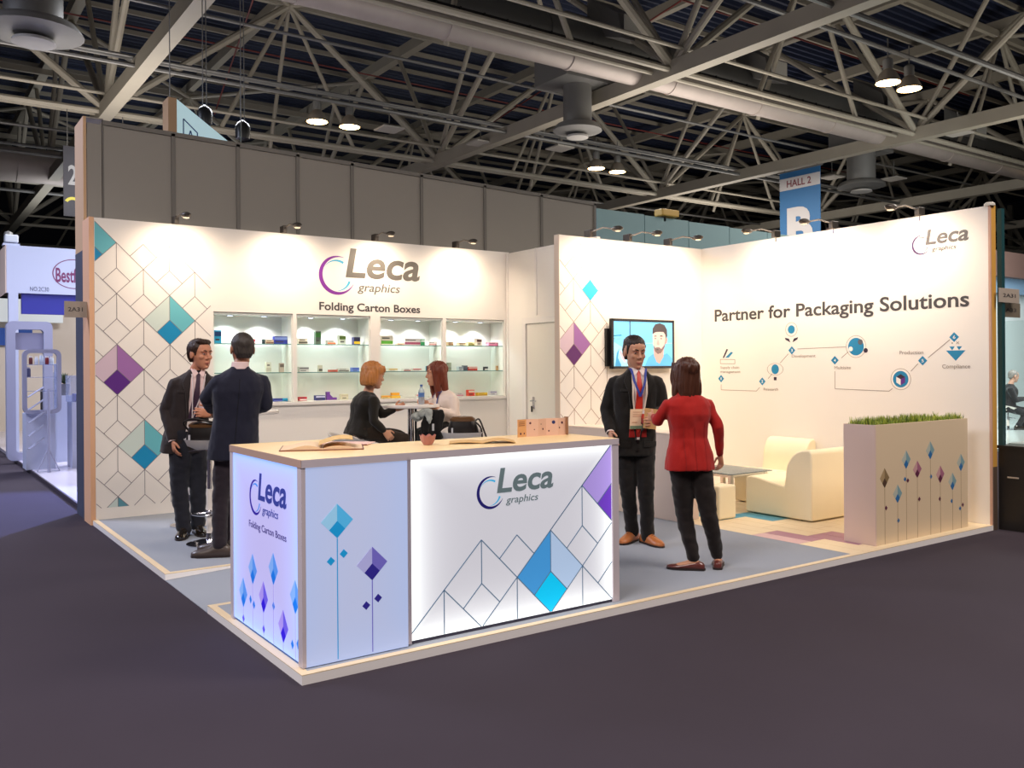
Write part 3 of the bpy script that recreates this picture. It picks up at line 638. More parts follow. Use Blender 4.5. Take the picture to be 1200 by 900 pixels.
for y, z, m_ in [(.91, .245, s3), (.85, .225, s3), (1.045, .10, t3), (.685, .12, t3), (.52, .29, s3), (.235, .145, s3), (.155, .165, s3)]: P.dia((-y, z), .026, m_, hx=.02); P.done('printed_bud', ps)
# things on the counter
def local(name, loc, rz, label, cat, group=None): return thing(name, label, cat, loc, rz, group)
paper = M('cream_paper', (226, 196, 160), .7); pink = M('pinkish_paper', (226, 186, 172), .7); cov = M('brown_cover', (120, 62, 44), .5)
t = local('open_book', (.40, .66, CT), -.42, 'open book with curved cream pages and brown cover lying on the left of the counter', 'book')
k = MB(); n = 10
for sgn, hh in ((-1, .03), (1, .022)):
    rows = []
    for i in range(n+1):
        f = i/n; x = sgn*f*.235; z = .006+hh*math.sin(PI*min(1, f*1.15+.02))*(1-f*.6) + .002
        rows.append([(x, -.16, z), (x, .16, z), (x, .16, .006), (x, -.16, .006)])
    k.loft(rows, 0)
setw(k.build('pages', paper), t); setw(MB().box((-.243, -.165, 0), (.243, .165, .006)).build('cover', cov), t)
k = MB(); rows = []
for i in range(9):
    f = i/8; x = -.02+f*.20; z = .03+.035*math.sin(f*2.2); rows.append([(x, -.155, z), (x, .155, z), (x, .155, z+.002), (x, -.155, z+.002)])
setw(k.loft(rows).build('lifted_page', M('golden_page', (214, 176, 112), .7)), t)
t = local('brochure', (.66, .86, CT), -.7, 'flat pink-white brochure lying half under the open book', 'brochure')
setw(MB().box((-.15, -.11, 0), (.15, .11, .004)).add([], []).build('sheet', pink, bevel=.001), t); setw(MB().box((-.15, -.112, 0), (.15, -.11, .005)).build('fold', cov), t)
t = local('open_leaflet', (1.38, .40, CT-.003), -.55, 'open cream leaflet lying flat in the middle of the counter', 'leaflet')
k = MB(); rows = []
for i in range(13):
    f = i/12-.5; z = .002+.018*abs(math.sin(f*2*PI))*(1 if f > 0 else .4); rows.append([(f*.42, -.10, z), (f*.42, .10, z), (f*.42, .10, z+.003), (f*.42, -.10, z+.003)])
setw(k.loft(rows).build('sheet', M('tan_paper', (206, 164, 104), .7)), t); 
t = local('small_bowl', (1.02, .47, CT-.003), 0, 'small reddish glazed scalloped bowl on the counter top', 'bowl')
k = MB(); rings = []
for r_, z in ((.012, 0), (.028, .002), (.043, .03), (.050, .06), (.047, .06), (.038, .03), (.02, .008), (.002, .006)):
    rings.append([(r_*(1+.06*math.cos(7*a)*(z > .02))*math.cos(a), r_*(1+.06*math.cos(7*a)*(z > .02))*math.sin(a), z+(.006*math.cos(7*a) if z > .05 else 0)) for a in [2*PI*j/42 for j in range(42)]])
setw(k.loft(rings).build('bowl_wall', M('bowl_glaze', (176, 112, 104), .2, coat=.5), smooth=True), t)
t = thing('folding_card_display', 'standing zigzag folded pink card with small dark icons near the right counter end', 'card display', (1.98, .62, CT-.003))
pts = [(1.79, .585), (1.875, .60), (1.96, .575), (2.045, .595), (2.13, .565), (2.20, .57)]
card = M('card_pink', (226, 186, 164), .7); card2 = M('card_peach', (222, 168, 112), .7)
for i in range(5):
    a, b = pts[i], pts[i+1]; d = V((b[0]-a[0], b[1]-a[1], 0)); n_ = V((d.y, -d.x, 0)).normalized()
    k = MB(); k.loft([[V((a[0], a[1], z_))+n_*o_ for o_, z_ in ((0, CT-.003), (.002, CT-.003), (.002, CT+.118), (0, CT+.118))], [V((b[0], b[1], z_))+n_*o_ for o_, z_ in ((0, CT-.003), (.002, CT-.003), (.002, CT+.118), (0, CT+.118))]])
    pp = k.build('card_panel', card2 if i == 0 else card, t)
    fr_ = Fr(V((a[0], a[1], CT))+n_*.002, d.normalized(), (0, 0, 1), n_); Pp = Print(fr_); w_ = d.length
    dkc = M('icon_maroon', (84, 40, 60), .6); nb2 = M('icon_navy2', (40, 50, 110), .6)
    for (u_, v_, r_) in [[(.03, .02, .008), (.065, .02, .006)], [(.03, .09, .008), (.06, .045, .004)], [(.03, .08, .004), (.05, .045, .007)], [(.02, .03, .006), (.055, .09, .013)], [(.035, .085, .009), (.01, .05, .006)]][i]:
        Pp.disc((u_, v_), r_, nb2 if r_ > .01 else dkc, n=10); Pp.done('card_icon', pp)
    if i == 0:
        for z_ in (.10, .088, .076): Pp.line((.012, z_), (.07, z_), .004, M('card_brown_print', (150, 90, 60), .6)); Pp.done('card_print_line', pp)
B('card_back', (2.20, .55, CT-.003), (2.21, .585, CT+.125), M('card_brown', (150, 110, 80), .7), t)
# ================================================================ DISPLAY CASES
cool = M('cabinet_lacquer_cool', (238, 236, 228), .4); led = M('downlight_lens', (255, 255, 255), .4, emit=(225, 240, 255), es=12)
gl = sheer('glass_shelf', (226, 242, 236), dens=.05); gle = sheer('glass_shelf_edge', (96, 150, 146), dens=.65)
BAYS = [(1.265, 2.205), (2.25, 3.225), (3.36, 4.285), (4.335, 5.285)]
bn = ['leftmost', 'second from left', 'third from left', 'rightmost']
for i, (a, b) in enumerate(BAYS):
    t = thing('display_case', bn[i]+' lit display case set in the back wall, with two glass shelves', 'display case', ((a+b)/2, YB+.17, 1.235))
    MB().box((a+.001, YB+.34, 1.24), (b-.001, YB+.358, 2.285)).build('back_panel', cool, t)
    for x in (a+.001, b-.013): MB().box((x, YB+.02, 1.24), (x+.012, YB+.34, 2.285)).build('side_panel', cool, t)
    MB().box((a+.013, YB+.02, 2.265), (b-.013, YB+.34, 2.285)).build('top_panel', cool, t)
    for z in (1.59, 1.93):
        s_ = MB().box((a+.014, YB+.03, z-.008), (b-.014, YB+.33, z)).build('glass_shelf', gl, t)
        MB().box((a+.014, YB+.027, z-.009), (b-.014, YB+.03, z+.001)).build('shelf_edge', gle, s_)
    for f in (.25, .68):
        x = a+(b-a)*f; dl = MB().lathe((x, YB+.15, 2.255), [(.045, .01), (.045, 0), (.034, -.002), (.034, .006)], 20, caps=False).build('downlight', CHROME, t, True)
        MB().lathe((x, YB+.15, 2.257), [(.034, 0), (.0, -.002)], 16, caps=False).build('lens', led, dl)
        light('SPOT', 'downlight_lamp', (x, YB+.17, 2.25), 16, (.93, .98, 1), .03, (x, YB+.24, 1.2), 2.1, .5)
# products: (bay, shelf 0 top 1 mid 2 bottom, px0, px1, height, body colour, accent, description)
def xof(px, y=5.93):
    ax = V((F.x+R.x*(px-600)/1029.2, F.y+R.y*(px-600)/1029.2)); return -1.71+ax.x*(y+4.3225)/ax.y
PR = [(0,0,251.5,259.8,.165,(30,150,190),(20,60,110),'tall bright blue carton'),(0,0,296,299.5,.06,(210,50,80),(240,200,200),'small red carton beside the head of the man in navy'),(0,0,308,311,.06,(30,44,50),(60,90,90),'narrow black-green carton'),(0,0,312,321,.055,(214,190,160),(120,80,60),'low beige carton'),(0,0,322,337.5,.10,(36,48,150),(140,160,220),'wide navy blue carton'),
(0,1,312,318,.13,(226,224,206),(206,200,180),'upright plain cream carton'),(0,1,328,333,.12,(196,180,164),(110,96,88),'slim grey-brown upright carton'),
(0,2,320.5,330.7,.04,(30,50,150),(110,120,200),'low dark blue carton'),(0,2,331,337.5,.04,(30,150,200),(60,180,220),'low bright cyan carton'),
(1,0,350,361,.08,(226,216,196),(90,84,76),'wide cream carton'),(1,0,370,376.5,.175,(84,100,84),(60,130,50),'tall slim green-grey carton'),(1,0,384,394,.06,(232,224,214),(226,110,50),'low white and orange carton'),(1,0,398,405.7,.13,(206,214,196),(100,130,50),'upright white and green carton'),(1,0,415,422.3,.105,(46,44,90),(232,190,30),'navy, red and yellow carton'),
(1,1,351,362,.07,(222,218,214),(130,126,130),'wide pale grey carton'),(1,1,373.5,378,.09,(206,200,180),(90,90,80),'tiny cream bottle carton'),(1,1,386.7,395.7,.028,(216,100,80),(200,70,50),'flat coral red carton'),(1,1,397,409,.045,(222,218,208),(100,96,90),'flat wide white and black carton'),(1,1,413,421,.055,(110,140,220),(70,90,190),'low periwinkle blue carton'),
(1,2,351,359.5,.05,(206,40,60),(240,220,220),'low crimson carton'),(1,2,370,381,.065,(40,44,120),(200,200,230),'low navy carton with pale lettering'),(1,2,383,394.5,.11,(116,64,160),(150,110,190),'L-shaped purple carton'),(1,2,400,408,.075,(232,226,196),(214,206,176),'plain ivory carton'),
(2,0,447,461,.135,(226,214,196),(90,160,50),'large brown and white carton with green base'),(2,0,466,474,.03,(230,190,160),(226,150,110),'flat peach carton'),(2,0,474.5,493,.10,(224,214,210),(150,60,90),'wide white and wine-red carton'),(2,0,493.5,498,.09,(30,130,70),(220,230,220),'slim bright green carton'),(2,0,502.5,512,.055,(240,226,222),(214,150,150),'low white and pink carton'),
(2,1,456,466,.04,(232,226,210),(220,180,60),'flat white carton with yellow and navy stripe'),(2,1,473,481.5,.035,(232,226,220),(176,40,50),'smaller flat white carton with red stripe'),(2,1,484,494,.037,(232,224,216),(180,36,56),'larger flat white carton with red stripe'),(2,1,500,502.5,.07,(40,160,190),(20,120,160),'narrow turquoise carton beside the auburn hair'),
(2,2,447.5,457,.04,(240,200,120),(240,160,40),'low amber carton'),(2,2,459,469,.075,(244,196,60),(240,170,40),'stacked double yellow carton'),(2,2,488,493.5,.045,(236,230,226),(206,60,70),'small white carton with red spot'),
(3,0,525.7,531.7,.055,(206,170,130),(150,110,80),'low tan carton'),(3,0,538,546,.048,(226,204,170),(150,120,90),'low beige carton with brown line'),(3,0,549,556,.055,(222,210,140),(120,110,40),'olive and yellow carton'),(3,0,559,565,.11,(222,206,190),(110,66,60),'upright brown and white carton'),(3,0,572.7,583,.055,(232,150,180),(200,90,140),'low pink carton'),(3,0,583.2,585.5,.055,(150,40,80),(180,60,110),'narrow dark red carton'),
(3,1,525,529,.12,(176,180,160),(150,156,140),'upright grey-green carton'),(3,1,537.5,543,.06,(196,200,206),(150,156,170),'small silver carton'),(3,1,543.3,548,.075,(100,104,120),(70,74,90),'small slate grey carton'),(3,1,549,559.5,.055,(222,60,50),(240,200,190),'low bright red carton'),(3,1,568,572,.055,(46,44,52),(230,226,220),'small black and white carton'),(3,1,582,584,.07,(216,170,120),(190,130,90),'narrow caramel carton'),
(3,2,535,543,.045,(238,224,224),(214,140,160),'low white carton with pink print'),(3,2,549,556,.09,(226,70,50),(244,220,200),'square red and white carton'),(3,2,560,571,.045,(236,196,50),(200,150,40),'low yellow carton'),(3,2,574.5,582,.065,(220,216,224),(150,140,170),'pale grey carton with mauve print')]
sh_z = [1.931, 1.591, 1.2405]; shn = ['top', 'middle', 'bottom']
for k_, (bay, sh, p0, p1, hh, c0, c1_, ds) in enumerate(PR):
    y = 5.92; x0, x1 = xof(p0, y), xof(p1, y); x0 = max(x0, BAYS[bay][0]+.016); x1 = min(x1, BAYS[bay][1]-.016); z = sh_z[sh]; dp = min(.07, max(.03, (x1-x0)*.8)); hh *= .93
    t = thing('product_carton', ds+', '+shn[sh]+' shelf, '+bn[bay]+' case', 'carton', ((x0+x1)/2, y, z), group='cartons in the display cases')
    m0 = M('carton_%d_%d_%d' % c0, c0, .5); m1 = M('carton_%d_%d_%d' % c1_, c1_, .5)
    if 'L-shaped' in ds:
        k = MB(); k.box((x0, y, z), (x0+.04, y+.05, z+hh)); k.box((x0+.04, y, z), (x1, y+.05, z+.03)); k.add([(x0+.04, y, z+.03), (x0+.08, y, z+.03), (x0+.04, y, z+.07), (x0+.04, y+.05, z+.03), (x0+.08, y+.05, z+.03), (x0+.04, y+.05, z+.07)], [(0, 1, 2), (3, 5, 4), (1, 4, 5, 2)]); k.build('box_body', m0, t); continue
    if 'stacked' in ds:
        MB().box((x0, y, z), (x1, y+dp, z+hh*.42)).build('box_body', m0, t); MB().box((x0+.01, y+.005, z+hh*.5), (x1-.01, y+dp-.01, z+hh)).build('box_body', m1, t); MB().box((x0, y, z+hh*.43), (x1+.03, y+dp, z+hh*.49)).build('box_body', M('carton_grey_slip', (190, 186, 180), .5), t); continue
    MB().box((x0, y, z), (x1, y+dp, z+hh)).build('box_body', m0, t, bevel=.0015)
    fz = (.12, .45) if k_ % 2 else (.55, .88)
    MB().box((x0+.002, y-.001, z+hh*fz[0]), (x1-.002, y, z+hh*fz[1])).build('printed_band', m1, t)
    if x1-x0 > .06: MB().box((x0+.012, y-.0015, z+hh*(1-sum(fz)/2-.06)), (x0+(x1-x0)*.7, y, z+hh*(1-sum(fz)/2+.06))).build('printed_line', INK, t)
# ================================================================ ARM SPOTLIGHTS on the wall tops
armm = M('arm_lamp_grey', (150, 142, 132), .35, .6); armd = M('arm_lamp_dark', (84, 78, 72), .4, .5); lens = M('arm_lamp_lens', (255, 240, 215), .4, emit=(255, 226, 180), es=.8)
def armlamp(base, d, ln_, lbl, e, tz=2.2, sway=0):
    b = V(base); d = V(d); s_ = V((-d.y, d.x, 0)); tip = b+d*ln_+s_*sway+V((0, 0, .04))
    t = thing('arm_spotlight', 'grey arm spotlight on the wall top, '+lbl, 'spotlight', base, group='arm spotlights')
    k = MB(); k.bar(b-d*.02+V((0, 0, .045)), b+d*.10+V((0, 0, .045)), .05, .09); k.build('clamp_box', armd, t, bevel=.008)
    k = MB(); k.bar(b+V((0, 0, -.05))+d*.028, b+V((0, 0, .02))+d*.028, .03, .012); k.build('clamp', CHROME, t)
    MB().tube([b+d*.08+V((0, 0, .06)), b+d*(ln_*.6)+s_*sway*.6+V((0, 0, .085)), tip], .009, 8).build('arm', armm, t, True)
    q = Matrix.Rotation(-.35, 3, s_)
    h_ = MB(); h_.ell(tip+d*.05, .085, .05, .032, n=18, m=8, mx=Matrix((d, s_, V((0, 0, 1)))).transposed()); h_.build('lamp_head', armd, t, True)
    MB().lathe(tip+d*.06+V((0, 0, -.026)), [(.034, .0), (.030, -.008), (0, -.009)], 14, caps=False).build('lamp_glass', lens, t)
    wp = b+V((0, 0, tz-b.z))
    light('SPOT', 'arm_spotlight_lamp', tip+d*.06+V((0, 0, -.05)), e, WARM, .05, wp, 2.8, 1)
E0 = 62
for i, x in enumerate((.86, 2.10, 3.30, 4.50)):
    armlamp((x, YB+.05, HB), (0, -1, 0), .42, ['leftmost of four on the back wall', 'left of the large logo on the back wall', 'right of the large logo on the back wall', 'nearest the corner on the back wall'][i], E0)
for i, x in enumerate((5.12, 5.75, 6.45)):
    armlamp((x, YT+.04, HR), (0, -1, 0), .50, ['leftmost of three above the television wall', 'middle of three above the television wall', 'rightmost of three above the television wall'][i], E0)
for i, y in enumerate((2.55, 1.75, .72)):
    armlamp((XR+.04, y, HR), (-1, 0, 0), .52, ['farthest of three on the right wall', 'middle of three on the right wall', 'nearest of three on the right wall'][i], E0*1.15)
# ================================================================ TELEVISION
tv = thing('television', 'black-framed flat television showing a dark haired man on light blue', 'television', (5.93, YT-.06, 1.62))
tx0, tx1, tz0, tz1, ty = 5.40, 6.46, 1.605, 2.215, YT-.085
B('housing', (tx0, ty+.002, tz0), (tx1, ty+.045, tz1), BLACK, tv, bevel=.004)
B('wall_mount', (tx0-.04, ty+.045, tz0+.03), (tx0+.7, YT, tz1-.12), BLACK, tv)
for a in (((tx0, tz0), (tx1, tz0+.03)), ((tx0, tz1-.028), (tx1, tz1)), ((tx0, tz0), (tx0+.03, tz1)), ((tx1-.03, tz0), (tx1, tz1))):
    B('bezel', (a[0][0], ty-.008, a[0][1]), (a[1][0], ty+.002, a[1][1]), M('bezel_grey', (44, 42, 46), .3), tv, bevel=.002)
def sc(n, c, e=.85): return M('screen_'+n, c, .3, emit=c, es=e)
scr = B('screen', (tx0+.03, ty-.001, tz0+.03), (tx1-.03, ty+.001, tz1-.03), sc('sky', (110, 190, 226)), tv)
fv = Fr((tx0+.03, ty-.001, tz0+.03), (1, 0, 0), (0, 0, 1), (0, -1, 0)); P = Print(fv, (0, 0, tx1-tx0-.06, tz1-tz0-.06))
P.poly([(0, 0), (.28, 0), (.33, .15), (.1, .25), (0, .3)], sc('pale', (150, 214, 236)), .0005)
P.line((.27, .55), (.27, .30), .02, sc('frame', (60, 96, 116)), .0007); P.line((0, .37), (.13, .38), .012, sc('teal', (40, 130, 150)), .0007); P.line((0, .335), (.12, .335), .008, sc('olive', (110, 150, 120)), .0007); P.line((.16, .28), (1, .29), .008, sc('sand', (150, 170, 160)), .0006)
P.poly([(.02, .0), (.05, .16), (.09, .22), (.07, .1), (.12, .02), (.12, 0)], sc('shade', (60, 140, 180)), .0007)
P.poly([(.09, .17), (.12, .20), (.16, .12), (.20, .06), (.18, .04), (.14, .08)], sc('hand', (190, 170, 176)), .0009)
P.poly([(.52, 0), (.58, .11), (.66, .15), (.78, .12), (.90, .16), (.99, .10), (1.0, 0)], sc('shirt', (84, 160, 200)), .0008)
P.poly([(.67, .22), (.675, .13), (.72, .05), (.77, .03), (.84, .12), (.85, .26)], sc('neck', (190, 150, 140)), .0009)
P.poly([(.655, .40), (.66, .27), (.69, .19), (.74, .155), (.80, .17), (.86, .25), (.885, .31), (.90, .36), (.87, .47), (.80, .50), (.70, .49)], sc('face', (206, 176, 166)), .0011)
P.poly([(.86, .27), (.90, .29), (.915, .34), (.895, .37), (.87, .35)], sc('ear', (190, 140, 130)), .0012)
P.poly([(.65, .40), (.655, .47), (.70, .525), (.78, .54), (.86, .52), (.905, .46), (.91, .38), (.885, .345), (.87, .40), (.84, .43), (.76, .43), (.70, .425)], sc('hair', (66, 58, 60)), .0013)
P.poly([(.662, .265), (.69, .185), (.74, .15), (.80, .165), (.86, .235), (.88, .30), (.85, .26), (.80, .215), (.77, .235), (.72, .235), (.70, .225)], sc('beard', (112, 92, 90)), .0013)
for p_ in ([(.675, .37), (.70, .385), (.725, .375), (.70, .37)], [(.775, .375), (.80, .39), (.84, .375), (.80, .37)], [(.685, .345), (.70, .352), (.715, .345), (.70, .338)], [(.785, .345), (.80, .353), (.82, .345), (.80, .337)], [(.70, .205), (.735, .212), (.76, .205), (.735, .198)]):
    P.poly(p_, sc('dark', (60, 46, 50)), .0015)
P.poly([(.745, .34), (.725, .275), (.745, .262), (.77, .27)], sc('nose', (188, 152, 142)), .0014)
P.done('picture', scr)
# ================================================================ LOW LOUNGE DIVIDER and PLANTER
dvm = M('divider_white', (226, 206, 192), .5)
t = thing('low_divider', 'low pinkish white divider box behind the two standing people', 'divider', (4.93, 2.9, HP))
B('box_body', (4.77, 1.99, HP), (5.09, YT-.003, .93), dvm, t, bevel=.004); B('box_lid', (4.765, 1.985, .93), (5.095, YT-.002, .945), M('divider_top', (232, 214, 196), .5), t)
t = thing('planter_box', 'tall cream planter box printed with diamond flowers, grass growing on top', 'planter', (6.03, .26, HP))
pb = M('planter_laminate', (226, 204, 172), .55)
pfp = B('front_board', (5.275, .10, HP+.001), (6.79, .118, 1.105), pb, t); B('back_board', (5.275, .39, HP+.001), (6.79, .408, 1.105), pb, t)
B('end_board', (5.257, .10, HP+.001), (5.275, .408, 1.105), M('planter_end', (222, 196, 184), .55), t); B('end_board', (6.79, .10, HP+.001), (6.808, .408, 1.105), pb, t)
B('soil', (5.275, .118, 1.0), (6.79, .39, 1.075), M('soil', (70, 54, 36), .95, noise_s=30, noise_a=.4), t)
fp = Fr((0, .10, 0), (1, 0, 0), (0, 0, 1), (0, -1, 0)); P = Print(fp); st = M('stem_taupe', (170, 144, 112), .6)
tn, tk, tb_ = M('pr_tan', (176, 150, 112), .6), M('pr_khaki', (140, 116, 80), .6), M('pr_brown', (84, 60, 44), .6)
a1, a2, a3 = M('pr_pale_blue', (186, 192, 180), .6), M('pr_mid_blue', (130, 164, 172), .6), M('pr_blue', (40, 110, 170), .6)
b1, b2, b3 = M('pr_pale_rose', (206, 160, 160), .6), M('pr_rose', (168, 104, 130), .6), M('pr_wine', (96, 32, 66), .6)
for x, z, cs, h_ in [(5.40, .635, (tn, tk, tb_), .088), (5.60, .48, (a1, a2, a3), .083), (5.74, .775, (a1, a2, a3), .085), (5.92, .675, (b1, b2, b3), .08), (6.14, .835, (a1, a2, a3), .085), (6.31, .60, (b1, b2, b3), .083), (6.525, .515, (a1, a2, a3), .085), (6.68, .685, (a1, a2, a3), .085)]:
    P.cell((x, z), h_, cs, hx=.072); P.line((x, z-h_), (x, HP), .004, st); P.done('printed_flower', pfp)
for x, z, m_ in [(5.42, .37, b3), (5.61, .24, a3), (5.72, .60, a3), (5.765, .585, b3), (5.95, .40, b3), (6.15, .59, a3), (6.30, .37, b3), (6.51, .33, a3), (6.66, .245, a3), (6.71, .275, b3)]: P.dia((x, z), .022, m_); P.done('printed_bud', pfp)
gm = [M('grass_green', (126, 150, 44), .6), M('grass_yellow_green', (170, 178, 62), .6), M('grass_dark', (70, 96, 30), .6)]
k = MB(); rnd = random.Random(3)
for i in range(2600):
    x, y = rnd.uniform(5.29, 6.78), rnd.uniform(.122, .386); hgt = rnd.uniform(.04, .085)*(1.25 if noise.noise(V((x*5, y*5, 0))) > 0 else .85); a = rnd.uniform(0, 2*PI); l = rnd.uniform(.01, .04); w_ = .003
    dx, dy = math.cos(a), math.sin(a); base = V((x, y, 1.07)); mid = base+V((dx*l*.4, dy*l*.4, hgt*.6)); tip = base+V((dx*l, dy*l, hgt)); s_ = V((-dy*w_, dx*w_, 0))
    k.add([base-s_, base+s_, mid+s_, mid-s_, tip], [(0, 1, 2, 3), (3, 2, 4)], rnd.choice((0, 0, 1, 1, 2)))
me = k.build('grass', gm, t); me['kind'] = 'stuff'
# ================================================================ LOUNGE FURNITURE
lea = M('cream_leatherette', (238, 226, 192), .42, noise_s=3, noise_a=.03, bump=.05, bump_s=30)
def armchair(name, label, prof, o_, ax, wd, dv):
    t = thing(name, label, 'armchair', o_)
    k = MB(); o_ = V(o_); ax = V(ax); dv = V(dv); n = 8; N_ = len(prof); cx_ = sum(p[0] for p in prof)/N_; cz_ = sum(p[1] for p in prof)/N_
    rings = []
    for f, s_ in ((0, 1), (1, 1)):
        rings.append([o_+dv*(cx_+(p[0]-cx_)*s_)+V((0, 0, cz_+(p[1]-cz_)*s_ if p[1] > .02 else p[1]))+ax*wd*f for p in prof])
    k.loft(rings); k.build('upholstered_body', lea, t, True, bevel=.022)
    k = MB()
    for a_ in (.06, .9):
        for b_ in (.08, .92): k.lathe(o_+dv*(prof[0][0]+(prof[-1][0]-prof[0][0])*0+.05+a_*.7)+ax*wd*b_+V((0, 0, -.012)), [(.02, 0), (.02, .02)], 10)
    k.build('foot', BLACK, t); return t
def prof2(L_, hs, hb):
    p = [(0, 0.0), (0, hs-.035), (.02, hs-.008), (.06, hs+.005), (.16, hs), (.34, hs-.035), (.50, hs-.07)]
    for i in range(9):
        a = PI-i*PI/2/8; p.append((L_-.07+(L_-.59)*math.cos(a), hb-.28+.28*math.sin(a)))
    return p+[(L_-.03, hb+.004), (L_, hb-.03), (L_, 0.0)]
armchair('armchair', 'cream leatherette armchair seen from its side, just left of the planter', prof2(.84, .385, .71), (5.79, 1.97, HP+.012), (1, 0, 0), .80, (0, -1, 0))
armchair('armchair', 'cream leatherette armchair with its back against the right wall', prof2(.73, .385, .71), (6.32, 1.985, HP+.012), (0, 1, 0), .60, (1, 0, 0))
t = thing('coffee_table', 'low glass coffee table with square chrome legs beside the armchairs', 'table', (6.0, 2.4, HP))
gtop = sheer('smoked_glass', (130, 152, 160), dens=.3)
lg = [(5.66, 2.06), (6.22, 2.66), (5.66, 2.66), (6.22, 2.06)]
for x, y in lg: MB().box((x-.022, y-.022, HP+.02), (x+.022, y+.022, .455)).build('leg', CHROME, t, bevel=.002); MB().box((x-.02, y-.02, HP+.001), (x+.02, y+.02, HP+.02)).build('foot', BLACK, t)
for a, b in (((5.66, 2.06), (6.22, 2.06)), ((5.66, 2.66), (6.22, 2.66)), ((5.66, 2.06), (5.66, 2.66)), ((6.22, 2.06), (6.22, 2.66))): MB().bar((*a, .44), (*b, .44), .03, .03).build('rail', CHROME, t)
MB().add([(5.60, 2.0, .458), (6.28, 2.0, .458), (6.28, 2.72, .458), (5.60, 2.72, .458), (5.60, 2.0, .47), (6.28, 2.0, .47), (6.28, 2.72, .47), (5.60, 2.72, .47)], [(0, 3, 2, 1), (4, 5, 6, 7), (0, 1, 5, 4), (1, 2, 6, 5), (2, 3, 7, 6), (3, 0, 4, 7)]).build('glass_top', gtop, t, bevel=.002)
t = thing('floor_stool', 'small cream cube stool mostly hidden behind the woman in red', 'stool', (5.3, 1.87, HP))
B('cube_body', (5.16, 1.78, HP+.004), (5.42, 1.98, .40), lea, t, bevel=.02)
# ================================================================ BAR TABLES AND STOOLS
ws = M('white_moulded_plastic', (232, 224, 216), .35)
def bartable(x, y, r, z, label):
    t = thing('bar_table', label, 'table', (x, y, HP))
    MB().lathe((x, y, 0), [(r-.01, z-.035), (r, z-.03), (r, z-.008), (r-.008, z)], 40).build('tabletop', ws, t, True, bevel=.003)
    MB().lathe((x, y, 0), [(.21, HP+.001), (.21, HP+.012), (.16, HP+.02), (.04, HP+.03)], 32).build('base_plate', CHROME, t, True)
    MB().tube([(x, y, HP+.02), (x, y, z-.033)], .035, 18).build('column', CHROME, t, True)
    MB().tube([(x+.05, y-.02, HP+.1), (x+.05, y-.02, z-.033)], .012, 10).build('cable', BLACK, t, True)
def stool(x, y, rz, zs, label):
    t = thing('bar_stool', label, 'stool', (x, y, HP), rz)
    zs -= HP
    k = MB(); rings = []                       # moulded tub seat: floor rises at the rear into a low back
    for r_, z_, bk in ((.02, -.045, 0), (.13, -.04, .0), (.19, -.01, .05), (.215, .045, .35), (.22, .05, .36), (.20, .045, .35), (.17, .0, .05), (.10, -.015, 0), (.01, -.02, 0)):
        rings.append([(r_*math.cos(a), r_*.95*math.sin(a)-(.03*bk if math.sin(a) < 0 else 0), z_+bk*.17*max(0, -math.sin(a))**1.4) for a in [2*PI*j/36 for j in range(36)]])
    k.loft([[(p[0], p[1], p[2]+zs) for p in r_] for r_ in rings]); setw(k.build('seat_shell', ws, smooth=True), t)
    setw(MB().lathe((0, 0, 0), [(.205, .001), (.205, .01), (.12, .03), (.035, .045), (.03, .1)], 32).build('base_plate', CHROME, smooth=True), t)
    setw(MB().tube([(0, 0, .04), (0, 0, zs*.55)], .03, 16).build('column', ws, smooth=True), t); setw(MB().tube([(0, 0, zs*.5), (0, 0, zs-.04)], .02, 14).build('gas_lift', CHROME, smooth=True), t)
    k = MB(); k.tube([(.15*math.cos(a), -.0+.15*math.sin(a), .28) for a in [PI*.1+PI*.8*i/14 for i in range(15)]], .011, 8); k.tube([(-.14, .05, .28), (0, 0, .28), (.14, .05, .28)], .010, 8); k.tube([(0, 0, .25), (0, 0, .31)], .04, 14)
    setw(k.build('footrest', CHROME, smooth=True), t)
    k = MB(); k.tube([(.03, .0, zs-.05), (.16, -.03, zs-.06), (.20, -.04, zs-.07)], .006, 8); setw(k.build('height_lever', CHROME, smooth=True), t)
    return t
stool(.63, 3.77, 2.6, .955, 'white moulded bar stool with a black bag on it between the two men')
stool(.76, 4.86, -1.0, .93, 'white moulded bar stool standing behind the legs of the man facing right')
bartable(1.16, 4.36, .32, 1.22, 'white round bar table behind the man in the navy suit')
TX, TY = 2.80, 3.96
bartable(TX, TY, .31, 1.245, 'white round bar table with chrome column between the two seated women')
stool(2.09, 3.96, -2.2, .87, 'white moulded bar stool carrying the blonde woman')
stool(3.15, 3.74, 1.4, .90, 'white moulded bar stool carrying the auburn haired woman')
stool(2.99, 3.22, 2.6, .935, 'white moulded bar stool with a black handbag, nearest the counter')
stool(20.07, 6.02, -1.5, .53, 'white bar stool under the grey-haired man behind the showcase')
bk = M('black_leather', (24, 17, 14), .35, coat=.2, noise_s=8, noise_a=.2)
